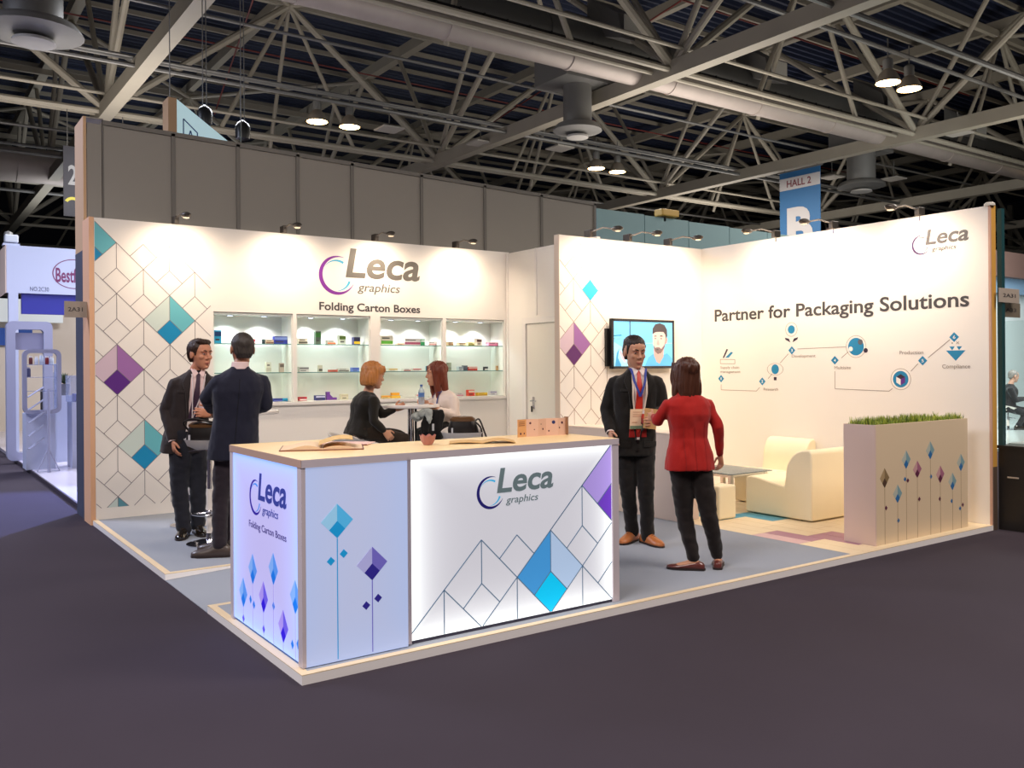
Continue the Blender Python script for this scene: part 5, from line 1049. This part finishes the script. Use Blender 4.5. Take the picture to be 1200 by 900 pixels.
def person(key, label, skin, hair, jacket, trouser, shoe, hairstyle, fem=False, seated=False, tilt=.0, hq=1.12, jac_hem=-.30, voxs=1.0, hands=(1, 1), sleeve=None, curl=(.5, .5), handdir=None, bodyw=1.0, group=None, fit=1.0, legw=1.0):
    D = PEOPLE[key]; s = D['s']; N = V(D['neck']); Pv = V(D['pelvis']); f = V(D['f']); r_ = f.cross(V((0, 0, 1))).normalized(); up = (N-Pv).normalized()
    f2 = (f-up*f.dot(up)).normalized(); g = {k_: V(v) for k_, v in D.items() if isinstance(v, tuple)}
    base = V((Pv.x, Pv.y, HP)) if not seated else V((Pv.x, Pv.y, Pv.z-.1)); t = thing('person', label, 'person', base, group=group)
    hr, hf, hu = headfr(D['hf'], tilt); q = s*hq*(.95 if fem else 1); hc = g['head']
    # --- body: one continuous surface
    k = MB(); head(k, hc, hr, hf, hu, q, fem)
    nr = (.047 if fem else .057)*s
    k.tube([hc-hu*.02*q-hf*.02*q, hc-hu*.075*q-hf*.012*q, N.lerp(hc, .22), N-up*.06*s], [nr*.9, nr*.95, nr, nr*1.25], 18)
    Ld = (N-Pv).length
    for rr in ((-.12, .13, .09), (.2, .125, .085), (.5, .12, .085), (.72, .14, .095), (.85, .15, .085), (.95, .09, .07)): pass
    k.loft([ringe(Pv+up*Ld*a, r_, f2, up, b*s*bodyw, c_*s*bodyw) for a, b, c_ in ((-.12, .11, .08), (0, .14, .095), (.25, .12, .085), (.5, .125, .085), (.72, .145, .095), (.85, .15, .08), (.95, .09, .065), (1.0, .06, .055))])
    for sd in 'RL':
        sh, el, wr = g['sh'+sd], g['el'+sd], g['wr'+sd]; limb(k, [N.lerp(sh, .6)-up*.05*s, sh, el, wr], [a_*s*(.84 if fem else 1) for a_ in (.04, .045, .036, .028)])
        hp, kn, an = g['hip'+sd], g['kn'+sd], g['an'+sd]; limb(k, [hp+V((0, 0, .03)), hp.lerp(kn, .5), kn, kn.lerp(an, .4), an], [.075*s, .062*s, .048*s, .042*s, .033*s])
        td = V(D['toe'+sd]); k.loft([ringe(an+td*a*s-V((0, 0, zz*s)), td.cross(V((0, 0, 1))), V((0, 0, 1)), td, w_*s, h_*s, 12, 1) for a, zz, w_, h_ in ((-.05, .035, .02, .02), (0, .03, .03, .035), (.07, .045, .035, .025), (.13, .055, .035, .016), (.16, .06, .02, .01))])
        if hands['RL'.index(sd)]:
            dd = (wr-el).normalized(); hd = V(handdir[sd]) if handdir and sd in handdir else dd
            inner = (V((N.x, N.y, wr.z))-wr); side = f if not seated else V((0, 0, 1)); upv = -inner
            if abs(hd.dot(V((0, 0, 1)))) < .7: side = V((0, 0, 1)); upv = -inner
            hand(k, wr+dd*.006, hd, side, upv, s*1.0*(.92 if fem else 1), curl['RL'.index(sd)])
    body = surf('body', k, .0058*voxs, skin, t, 3, .4)
    face_bits(hc, hr, hf, hu, q, t, M('iris_brown', (70, 50, 36), .3), hair, M('lips_'+skin.name, (176, 98, 84), .45) if not fem else M('lips_rose', (176, 78, 74), .4))
    # --- trousers
    k = MB(); w_ = .92 if fem else 1
    k.loft([ringe(Pv+up*Ld*a, r_, f2, up, b*s*bodyw*w_, c_*s*bodyw*w_) for a, b, c_ in ((-.13, .10, .085), (-.08, .155, .115), (.02, .17, .118), (.16, .155, .11), (.2, .145, .10))])
    for sd in 'RL':
        hp, kn, an = g['hip'+sd], g['kn'+sd], g['an'+sd]; e = V((0, 0, -.005))
        limb(k, [hp+V((0, 0, .04)), hp.lerp(kn, .5), kn, kn.lerp(an, .5), an.lerp(kn, .03)], [a*s*w_*legw for a in (.098, .085, .066, .060, .058 if not fem else .048)], sub=6, n=18)
    surf('trousers', k, .009*voxs, trouser, t, 5, .5, wrinkle(.008, 9, 15, 3.1*len(label)))
    # --- shoes
    for sd in 'RL':
        an = g['an'+sd]; td = V(D['toe'+sd]).normalized(); sr = td.cross(V((0, 0, 1))); z0 = an.z-.085*s if seated else HP+.001; k = MB(); b_ = V((an.x, an.y, z0)); rings = []
        for a, w2, top_ in ((-.085, .022, .05), (-.075, .034, .075), (-.04, .040, .10), (.0, .041, .105), (.035, .042, .095), (.075, .046, .072), (.12, .050, .056), (.165, .046, .046), (.195, .034, .036), (.212, .014, .026)):
            top_ = top_*(.62 if fem else 1)*s; w2 *= s*(.88 if fem else 1)
            rings.append([b_+td*a*s+sr*w2*x+V((0, 0, .012+top_*z)) for x, z in ((-.85, 0), (-1, .2), (-.95, .5), (-.62, .85), (-.2, 1), (.2, 1), (.62, .85), (.95, .5), (1, .2), (.85, 0))])
        k.loft(rings); sh_ = k.build('shoe', shoe, t, True)
        ks = MB(); sole = [b_+td*a*s+sr*w2*s for a, w2 in ((-.092, .0), (-.08, .034), (-.03, .041), (.03, .041), (.1, .051), (.16, .048), (.205, .026), (.218, 0), (.205, -.026), (.16, -.048), (.1, -.051), (.03, -.041), (-.03, -.041), (-.08, -.034))]
        ks.loft([[p for p in sole], [p+V((0, 0, .016)) for p in sole]]); ks.build('sole', M('dark_sole', (40, 28, 24), .5), sh_)
        if not fem:
            kl = MB()
            for a in (.055, .075, .095): kl.tube([b_+td*a*s-sr*.018*s+V((0, 0, .012+(.098-a*.42)*s)), b_+td*a*s+V((0, 0, .016+(.102-a*.42)*s)), b_+td*a*s+sr*.018*s+V((0, 0, .012+(.098-a*.42)*s))], .0025, 6)
            kl.build('laces', M('lace_'+shoe.name, (50, 34, 26), .6), sh_)
    # --- jacket / blouse
    k = MB()
    if fem: tor = [(jac_hem, .178, .130), (jac_hem*.5, .172, .128), (.08, .158, .118), (.30, .130, .100), (.45, .135, .105), (.66, .158, .125), (.80, .165, .110), (.90, .135, .092), (.97, .085, .075), (1.02, .058, .058)]
    else: tor = [(jac_hem, .192, .135), (jac_hem*.5, .19, .136), (.06, .183, .132), (.28, .172, .124), (.48, .182, .132), (.68, .200, .140), (.80, .198, .124), (.88, .168, .108), (.95, .118, .088), (1.0, .080, .074), (1.04, .066, .066)]
    k.loft([ringe(Pv+up*Ld*a, r_, f2, up, b*s*bodyw*fit, c_*s*bodyw*fit, 28, .82) for a, b, c_ in tor])
    sr_ = (.052, .046, .038, .032) if fem else (.070, .060, .050, .043)
    for sd in 'RL':
        sh, el, wr = g['sh'+sd], g['el'+sd], g['wr'+sd]
        limb(k, [N.lerp(sh, .55)-up*.045*s, sh-up*.008*s, sh.lerp(el, .5), el, el.lerp(wr, .55), wr.lerp(el, .04)], [sr_[0]*s*.9, sr_[0]*s*1.02, sr_[0]*s*.93, sr_[1]*s, sr_[2]*s, sr_[3]*s], sub=5, n=16)
    jk = surf('jacket' if jacket.name.startswith('jacket') else 'blouse', k, .0085*voxs, jacket, t, 5, .5, wrinkle(.0065, 11, 9, 1.7*len(label)))
    bv = bvh(jk); O = Pv.lerp(N, .72)
    # --- hair
    mx = Matrix((hr, hf, hu)).transposed(); gg = lambda x, y, z: hc+hr*x*q+hf*y*q+hu*z*q; k = MB()
    sd_ = 11.3
    def hd(amp, sc_): return lambda co: amp*noise.noise(V((co.x*sc_, co.y*sc_, co.z*sc_*.12+sd_)))+amp*.5*noise.noise(V((co.x*sc_*2.2, co.y*sc_*2.2, co.z*sc_*.2)))
    if hairstyle in ('short', 'full', 'grey', 'crop'):
        th = {'short': -.001, 'crop': -.001, 'full': .007, 'grey': .003}[hairstyle]; sh0 = hairstyle == 'short'
        if sh0: k.ell(gg(0, -.022, .066), .078*q, .096*q, .065*q, mx=mx, n=24, m=16)
        k.ell(gg(0, -.024, .042), (.0785+th)*q, (.092+th)*q, (.080+th)*q, mx=mx, n=24, m=16)
        k.loft([ringe(gg(0, y_, z_), hr, hf, hu, w2*q, d2*q, 20, 1) for y_, z_, w2, d2 in ((-.05, .05, .075+th, .054), (-.062, .01, .074+th*.5, .044), (-.068, -.03, .064+th*.3, .034), (-.062, -.062, .048, .022))])
        if hairstyle == 'full':
            k.ell(gg(.0, .035, .098), .062*q, .045*q, .026*q, mx=mx, n=16, m=8); k.ell(gg(.03, .03, .104), .035*q, .042*q, .022*q, mx=mx, n=16, m=8)
        for s_ in (-1, 1): k.loft([ringe(gg(s_*.066, .020, z_), hr, hf, hu, .008*q, w2*q, 12, 1) for z_, w2 in ((.06, .024), (.03, .016), (.004, .008), (-.008, .005))])
        surf('hair', k, .0048*voxs, hair, t, 2, .5, hd(.004, 90))
    elif hairstyle == 'bob':
        k.ell(gg(0, -.022, .045), .094*q, .106*q, .088*q, mx=mx, n=24, m=16)
        k.loft([ringe(gg(0, y_, z_), hr, hf, hu, w2*q, d2*q, 24, .9) for y_, z_, w2, d2 in ((-.03, .07, .09, .09), (-.038, .02, .098, .085), (-.040, -.03, .102, .080), (-.044, -.075, .098, .070), (-.046, -.105, .080, .052))])
        k.loft([ringe(gg(0, y_, z_), hr, hf, hu, w2*q, d2*q, 16, .9) for y_, z_, w2, d2 in ((.06, .10, .05, .03), (.076, .07, .056, .020), (.082, .045, .05, .012))])
        surf('hair', k, .0055*voxs, hair, t, 2, .5, hd(.009, 62))
    else:
        ln_ = .20 if hairstyle == 'long' else .24
        k.ell(gg(0, -.022, .044), .090*q, .104*q, .086*q, mx=mx, n=24, m=16)
        k.loft([ringe(gg(0, y_, z_), hr, hf, hu, w2*q, d2*q, 24, .9) for y_, z_, w2, d2 in ((-.026, .07, .090, .094), (-.022, .02, .099, .088), (-.030, -.03, .100, .078), (-.048, -.08, .098, .062), (-.062, -.14, .094, .046), (-.066, -ln_, .080, .034), (-.066, -ln_-.035, .062, .020))])
        for s_ in (-1, 1): k.loft([ringe(gg(s_*x_, y_, z_), hr, hf, hu, w2*q, d2*q, 14, .9) for x_, y_, z_, w2, d2 in ((.055, .045, .085, .03, .03), (.078, .035, .03, .014, .034), (.082, .028, -.03, .015, .036), (.082, .020, -.09, .018, .034), (.082, .015, -.15, .020, .032), (.078, .01, -ln_, .016, .022))])
        surf('hair', k, .0055*voxs, hair, t, 2, .5, hd(.008, 66))
    return dict(t=t, jk=jk, bv=bv, O=O, r=r_, f=f2, u=up, s=s, g=g, N=N, Pv=Pv, Ld=Ld, hc=hc, hr=hr, hf=hf, hu=hu, q=q)
def lay(A, name, Lf, Rt, off, th, m, parent=None, n=8, mt=16):
    s = A['s']; return strip(A['bv'], A['O'], A['r'], A['f'], A['u'], [(x*s, z*s) for x, z in Lf], [(x*s, z*s) for x, z in Rt], off, th, n, mt).build(name, m, parent or A['t'], True)
skinA = M('skin_ruddy', (206, 140, 108), .5, noise_s=14, noise_a=.06); skinB = M('skin_tan', (170, 116, 86), .5, noise_s=14, noise_a=.06); skinE = M('skin_olive', (198, 144, 114), .5, noise_s=14, noise_a=.06); skinF = M('skin_fair', (206, 148, 114), .5, noise_s=14, noise_a=.05)
def cloth(n, c, ns=60): return M(n, c, .8, noise_s=ns, noise_a=.10, bump=.12, bump_s=240, spec=.25, sheen=.15)
def hairm(n, c, r_=.5): return M(n, c, r_, noise_s=40, noise_a=.45, bump=.5, bump_s=90, aniso=(1, 1, .12), spec=.4)
shirtw = M('shirt_white', (232, 216, 210), .7, noise_s=12, noise_a=.03); shirtp = M('shirt_pinkish', (236, 208, 204), .7)
def suitfront(A, shirt, tie, jm, depth=-.36, top=.165):
    """shirt front, collar, tie and lapels laid on the chest"""
    jl = jm
    sh_ = lay(A, 'shirt', [(-.048, top), (-.070, .08), (-.062, -.08), (-.02, depth)], [(.048, top), (.070, .08), (.062, -.08), (.02, depth)], .004, .006, shirt)
    if tie: lay(A, 'tie', [(-.018, .155), (-.014, .125), (-.026, -.05), (-.034, depth*.72), (-.002, depth*.86)], [(.018, .155), (.014, .125), (.026, -.05), (.034, depth*.72), (.002, depth*.86)], .013, .008, tie, n=4)
    for s_ in (-1, 1):
        lay(A, 'lapel', [(s_*.056, .168), (s_*.064, .08), (s_*.056, -.08), (s_*.014, depth+.01)], [(s_*.080, .155), (s_*.125, .065), (s_*.092, -.02), (s_*.018, depth-.01)], .013, .009, jl, n=4)
        lay(A, 'shirt_collar', [(s_*.004, .148), (s_*.018, .170), (s_*.038, .185)], [(s_*.036, .105), (s_*.050, .140), (s_*.058, .175)], .020, .006, shirt, sh_, n=4, mt=6)
def lanyard(A, m, zb=-.12, w_=.012):
    for s_ in (-1, 1): lay(A, 'lanyard', [(s_*.056-w_/2, .14), (s_*.046-w_/2, .05), (-w_/2, zb)], [(s_*.056+w_/2, .14), (s_*.046+w_/2, .05), (w_/2, zb)], .022, .003, m, n=2)
def badge(A, z0, z1, w_, m, label, x=0.0):
    o = A['O']+A['r']*x; s = A['s']; h_, _, _, _ = A['bv'].ray_cast(o+A['u']*(z0+z1)/2*s+A['f']*.6, -A['f'], 1); d_ = (h_-o).dot(A['f'])+.03
    fr_ = Fr(o+A['f']*d_, A['r']*1, A['u'], A['f']); k = MB(); P_ = [(-w_/2, z0), (w_/2, z0), (w_/2, z1), (-w_/2, z1)]
    k.loft([[fr_.p(a*s, b*s, -.002) for a, b in P_], [fr_.p(a*s, b*s, .002) for a, b in P_]]); b_ = k.build('name_badge', m, A['t'], label=label)
    return b_, fr_
dkbrown = hairm('hair_dark_brown', (52, 32, 22)); navy = cloth('jacket_dark_navy', (26, 27, 44)); navyt = cloth('trousers_dark_navy', (28, 30, 42)); charc = cloth('jacket_charcoal_brown', (46, 38, 38)); chart = cloth('trousers_charcoal', (32, 33, 42)); blk = cloth('jacket_black', (24, 20, 16)); blkt = cloth('trousers_black', (20, 16, 14))
bshoe = M('shoe_black_polished', (30, 24, 18), .18, coat=.6); tshoe = M('shoe_tan_leather', (176, 104, 54), .38, noise_s=10, noise_a=.15, coat=.2); gshoe = M('shoe_grey_brown', (66, 54, 48), .4, coat=.2)
# A: ruddy man, front left
A = person('A', 'man with full dark brown hair in charcoal suit with white lanyard, facing right', skinA, dkbrown, charc, chart, bshoe, 'full', tilt=.05, curl=(.25, .45), legw=1.12, handdir={'L': tuple(-R*.3-F*.5+U*.1)})
suitfront(A, shirtp, M('tie_plum', (58, 34, 56), .6), charc, -.36, .14); lanyard(A, M('lanyard_white', (226, 214, 216), .6), -.26, .008)
badge(A, -.36, -.27, .08, M('badge_white', (226, 214, 206), .5), 'white name badge on a thin lanyard', .0)
# B: man from behind
B_ = person('B', 'man with short cropped dark hair in navy suit, seen from behind', skinB, hairm('hair_black_crop', (60, 53, 48)), navy, cloth('trousers_plum_black', (36, 28, 36)), gshoe, 'crop', curl=(.5, .5))
k = MB(); k.loft([ringe(B_['N']+B_['u']*z_*B_['s']-B_['f']*.004, B_['r'], B_['f'], B_['u'], w_*B_['s'], w_*B_['s']*1.04, 28, 1) for z_, w_ in ((.0, .068), (.035, .066), (.052, .064), (.055, .058), (.03, .056))]); k.build('shirt_collar', shirtp, B_['t'], True)
# E: man with red tie
E_ = person('E', 'man with cropped dark hair in black suit, red tie and blue lanyard, facing the camera', skinE, hairm('hair_brown_black', (40, 28, 22)), blk, blkt, tshoe, 'short', tilt=.16, curl=(.35, .6), handdir={'L': tuple(R*.1-F*.9+U*.1)})
redt = M('tie_red', (196, 44, 28), .5, noise_s=60, noise_a=.15)
suitfront(E_, shirtw, redt, blk, -.42)
lay(E_, 'waistcoat', [(-.062, -.24), (-.075, -.40)], [(.062, -.24), (.075, -.40)], .007, .006, cloth('waistcoat_red', (150, 26, 20)))
bl_ = M('lanyard_blue', (44, 62, 150), .6)
for s_ in (-1, 1): lay(E_, 'lanyard', [(s_*.060-.009, .165), (s_*.044-.009, .06), (-.009, -.06)], [(s_*.060+.009, .165), (s_*.044+.009, .06), (.009, -.06)], .030, .003, bl_, n=2)
for s_ in (-1, 1): lay(E_, 'badge_strap', [(s_*.055-.006, .15), (s_*.058-.006, -.04), (s_*.040-.006, -.18)], [(s_*.055+.006, .15), (s_*.058+.006, -.04), (s_*.040+.006, -.18)], .024, .003, M('strap_cream', (226, 206, 190), .6), n=2)
bdg, fr_ = badge(E_, -.33, -.165, .125, M('badge_cream', (236, 204, 168), .5), 'large cream name badge with green foot', .015)
P = Print(fr_); s0 = E_['s']; P.poly([(-.06*s0, -.328*s0), (.06*s0, -.328*s0), (.06*s0, -.303*s0), (-.06*s0, -.303*s0)], M('badge_green', (120, 140, 110), .5), .004)
for z_ in (-.19, -.21, -.225): P.line((-.04*s0, z_*s0), (.04*s0, z_*s0), .004, M('badge_print', (190, 130, 100), .5), .004)
P.poly([(-.045*s0, -.285*s0), (-.03*s0, -.285*s0), (-.03*s0, -.27*s0), (-.045*s0, -.27*s0)], M('badge_dark', (100, 60, 50), .5), .004); P.line((.0, -.275*s0), (.045*s0, -.275*s0), .006, M('badge_print', (190, 130, 100), .5), .004); P.done('badge_print', bdg)
k = MB(); o_ = E_['Pv']+E_['u']*.19*E_['Ld']; k.loft([ringe(o_+E_['u']*z_, E_['r'], E_['f'], E_['u'], .152*E_['s'], .113*E_['s'], 28, .85) for z_ in (-.016, .016)]); bt = k.build('belt', bk, E_['t'], True)
c_ = E_['Pv']+E_['u']*.19*E_['Ld']+E_['f']*.125*E_['s']
# F: woman in red
F_ = person('F', 'woman with long dark brown hair in red blazer and black trousers, back to the camera', skinF, hairm('hair_chestnut', (74, 40, 26), .4), cloth('jacket_red', (168, 26, 20), 80), cloth('trousers_black_fine', (24, 16, 14)), M('shoe_burgundy', (96, 42, 36), .3, coat=.4), 'long', fem=True, jac_hem=-.20, fit=1.12, curl=(.4, .5), legw=1.10, bodyw=1.02, handdir={'L': tuple(F*.8-R*.3)})
k = MB()
for i in range(24):
    z_ = -.18+i*.028
    p = F_['Pv']+F_['u']*F_['Ld']*z_; h_, n_, _, _ = F_['bv'].ray_cast(p-F_['f']*.6, F_['f'], 1)
    if h_: k.v.append(tuple(h_-F_['f']*.001)); 
pts = [V(v) for v in k.v]; k = MB(); k.tube(pts, .0022, 6); k.build('back_seam', M('seam_dark_red', (150, 22, 17), .8), F_['t'])
# C: blonde woman
C_ = person('C', 'blonde woman with a bob in black jacket seated with her back turned', skinF, hairm('hair_golden_blonde', (186, 120, 62), .4), cloth('jacket_black_olive', (30, 25, 17)), cloth('trousers_brown_black', (46, 34, 22)), M('shoe_black_low', (26, 22, 22), .3), 'bob', fem=True, seated=True, jac_hem=-.10, fit=1.06, tilt=.2, hands=(1, 1), curl=(.35, .4), handdir={'R': tuple(R*.5-U*.6+F*.2)})
k = MB(); k.loft([ringe(C_['Pv']+C_['u']*C_['Ld']*a_+C_['f']*.055, C_['r'], C_['f'], C_['u'], b_, c_, 20, .9) for a_, b_, c_ in ((.0, .10, .08), (.3, .085, .07), (.66, .10, .085), (.85, .10, .07), (.97, .06, .05))]); surf('white_top', k, .009, shirtw, C_['t'])
# D: auburn woman
D_ = person('D', 'auburn haired woman in cream blouse with blue lanyard seated at the bar table', skinF, hairm('hair_auburn', (112, 50, 30), .4), M('blouse_cream', (232, 214, 200), .7, noise_s=10, noise_a=.03), cloth('skirt_black', (26, 22, 20)), M('shoe_black_low', (26, 22, 22), .3), 'longer', fem=True, seated=True, jac_hem=-.04, fit=1.05, tilt=.05, curl=(.5, .5), handdir={'L': tuple(-R*.9-F*.2), 'R': tuple(-R*.7-F*.4)})
for s_ in (-1, 1): lay(D_, 'lanyard', [(s_*.058-.009, .12), (s_*.050-.009, .02), (-.009, -.16)], [(s_*.058+.009, .12), (s_*.050+.009, .02), (.009, -.16)], .012, .004, M('lanyard_royal', (50, 70, 130), .6), n=2)
# G: man far right
G_ = person('G', 'grey-haired man in black suit seated far off behind the glass showcase', M('skin_far', (176, 136, 116), .5), hairm('hair_grey', (120, 116, 112)), cloth('jacket_black_far', (26, 26, 30)), cloth('trousers_black_far', (28, 28, 32)), bshoe, 'grey', seated=True, jac_hem=-.2, voxs=1.5, tilt=.2)
# clothes draped over the lap of the auburn woman
t = thing('draped_jacket', 'black jacket hanging over the lap of the auburn haired woman', 'jacket', (2.83, 3.6, .85))
def dp(u_, v_, tt): return V((-1.71, -4.3225, 1.6298))+(F+R*(u_-600)/1029.2)*tt+U*((430.58-v_)/1029.2)*tt
fl3 = -F*.9+R*.1
k = MB(); k.loft([ringe(dp(u_, v_, 9.12), R, fl3, U, w_, .035, 24, .9) for u_, v_, w_ in ((511, 480, .07), (510, 486, .10), (508, 495, .105), (506, 505, .11), (506, 514, .12))]); k.loft([ringe(dp(u_, v_, 9.08), R, fl3, U, w_, .025, 20, .9) for u_, v_, w_ in ((500, 484, .03), (498, 495, .045), (497, 506, .04))])
surf('cloth_body', k, .010, cloth('jacket_black_draped', (20, 17, 15)), t, 4, .5, wrinkle(.012, 18, 5, 4.2)); MB().tube([dp(507, 496, 8.98), dp(507, 504, 8.97)], .012, 8).build('zip_tag', M('tag_grey', (190, 190, 190), .4), t)
t = thing('scarf', 'grey-white patterned scarf bundled under the edge of the bar table', 'scarf', tuple(dp(492, 490, 9.15)))
k = MB(); k.ell(dp(489, 487, 9.15), .075, .05, .05); k.ell(dp(496, 484, 9.12), .06, .05, .045); k.loft([ringe(dp(u_, v_, 9.05), R, fl3, U, w_, .02, 16, 1) for u_, v_, w_ in ((501, 478, .05), (502, 486, .045), (503, 496, .008))])
surf('scarf_cloth', k, .008, M('scarf_grey', (176, 180, 172), .8, noise_s=30, noise_a=.45), t, 3, .5, wrinkle(.010, 26, 20, 9))
# small tailoring details
def detail(A_, name, x, z, w_, h_, off, th, m): return lay(A_, name, [(x-w_/2, z), (x-w_/2, z-h_)], [(x+w_/2, z), (x+w_/2, z-h_)], off, th, m, n=3, mt=3)
for A_, m_ in ((A, M('button_dark', (16, 14, 14), .3)), (E_, M('button_dark', (16, 14, 14), .3))):
    for z_ in (-.43, -.50): detail(A_, 'button', 0, z_, .018, .018, .008, .004, m_)
for A_, m_ in ((A, charc), (E_, blk)):
    for s_ in (-1, 1): detail(A_, 'pocket_flap', s_*.115, -.44, .12, .045, .008, .005, m_)
    detail(A_, 'breast_pocket', .115, -.0, .07, .02, .009, .004, m_)
def seam(A_, z0_, z1_, m_, x=0):
    pts = []
    for i in range(24):
        p = A_['Pv']+A_['u']*A_['Ld']*(z0_+(z1_-z0_)*i/23)+A_['r']*x; h_, n_, _, _ = A_['bv'].ray_cast(p-A_['f']*.6, A_['f'], 1)
        if h_: pts.append(h_-A_['f']*.001)
    if len(pts) > 3: MB().tube(pts, .0024, 6).build('back_seam', m_, A_['t'])
seam(B_, -.28, .86, M('seam_navy', (12, 12, 20), .9)); seam(C_, 0, .8, M('seam_black', (12, 10, 8), .9))
for x in (-.085, .085): seam(F_, -.18, .55, M('seam_dark_red', (150, 22, 17), .8), x)
def cuff(A_, sd, m_, r0=.036):
    el, wr = A_['g']['el'+sd], A_['g']['wr'+sd]; d_ = (wr-el).normalized(); MB().tube([wr-d_*.04, wr+d_*.012], [r0*A_['s'], r0*.97*A_['s']], 16).build('shirt_cuff', m_, A_['t'], True)
for A_, sd, m_ in ((A, 'L', shirtp), (A, 'R', shirtp), (E_, 'R', shirtw), (E_, 'L', shirtw), (B_, 'R', shirtp)): cuff(A_, sd, m_)
MB().tube([F_['g']['wrL']-V((0, 0, 0)), F_['g']['wrL']+(F_['g']['wrL']-F_['g']['elL']).normalized()*.02], .026, 14).build('bracelet', M('bracelet_gold', (200, 160, 80), .3, 1), F_['t'], True)
# chairs' worth of paper in the hand of the man with the red tie
t = thing('folded_leaflet', 'folded tan leaflet held by the man with the red tie behind his badge', 'leaflet', tuple(E_['g']['wrL']+V((0, 0, .02))))
o_ = E_['g']['wrL']-F*.10; MB().cbox(o_+V((0, 0, .03)), (.012, .11, .17), rz=.5, rx=.1).build('leaflet_sheet', M('leaflet_tan', (206, 160, 100), .6), t)
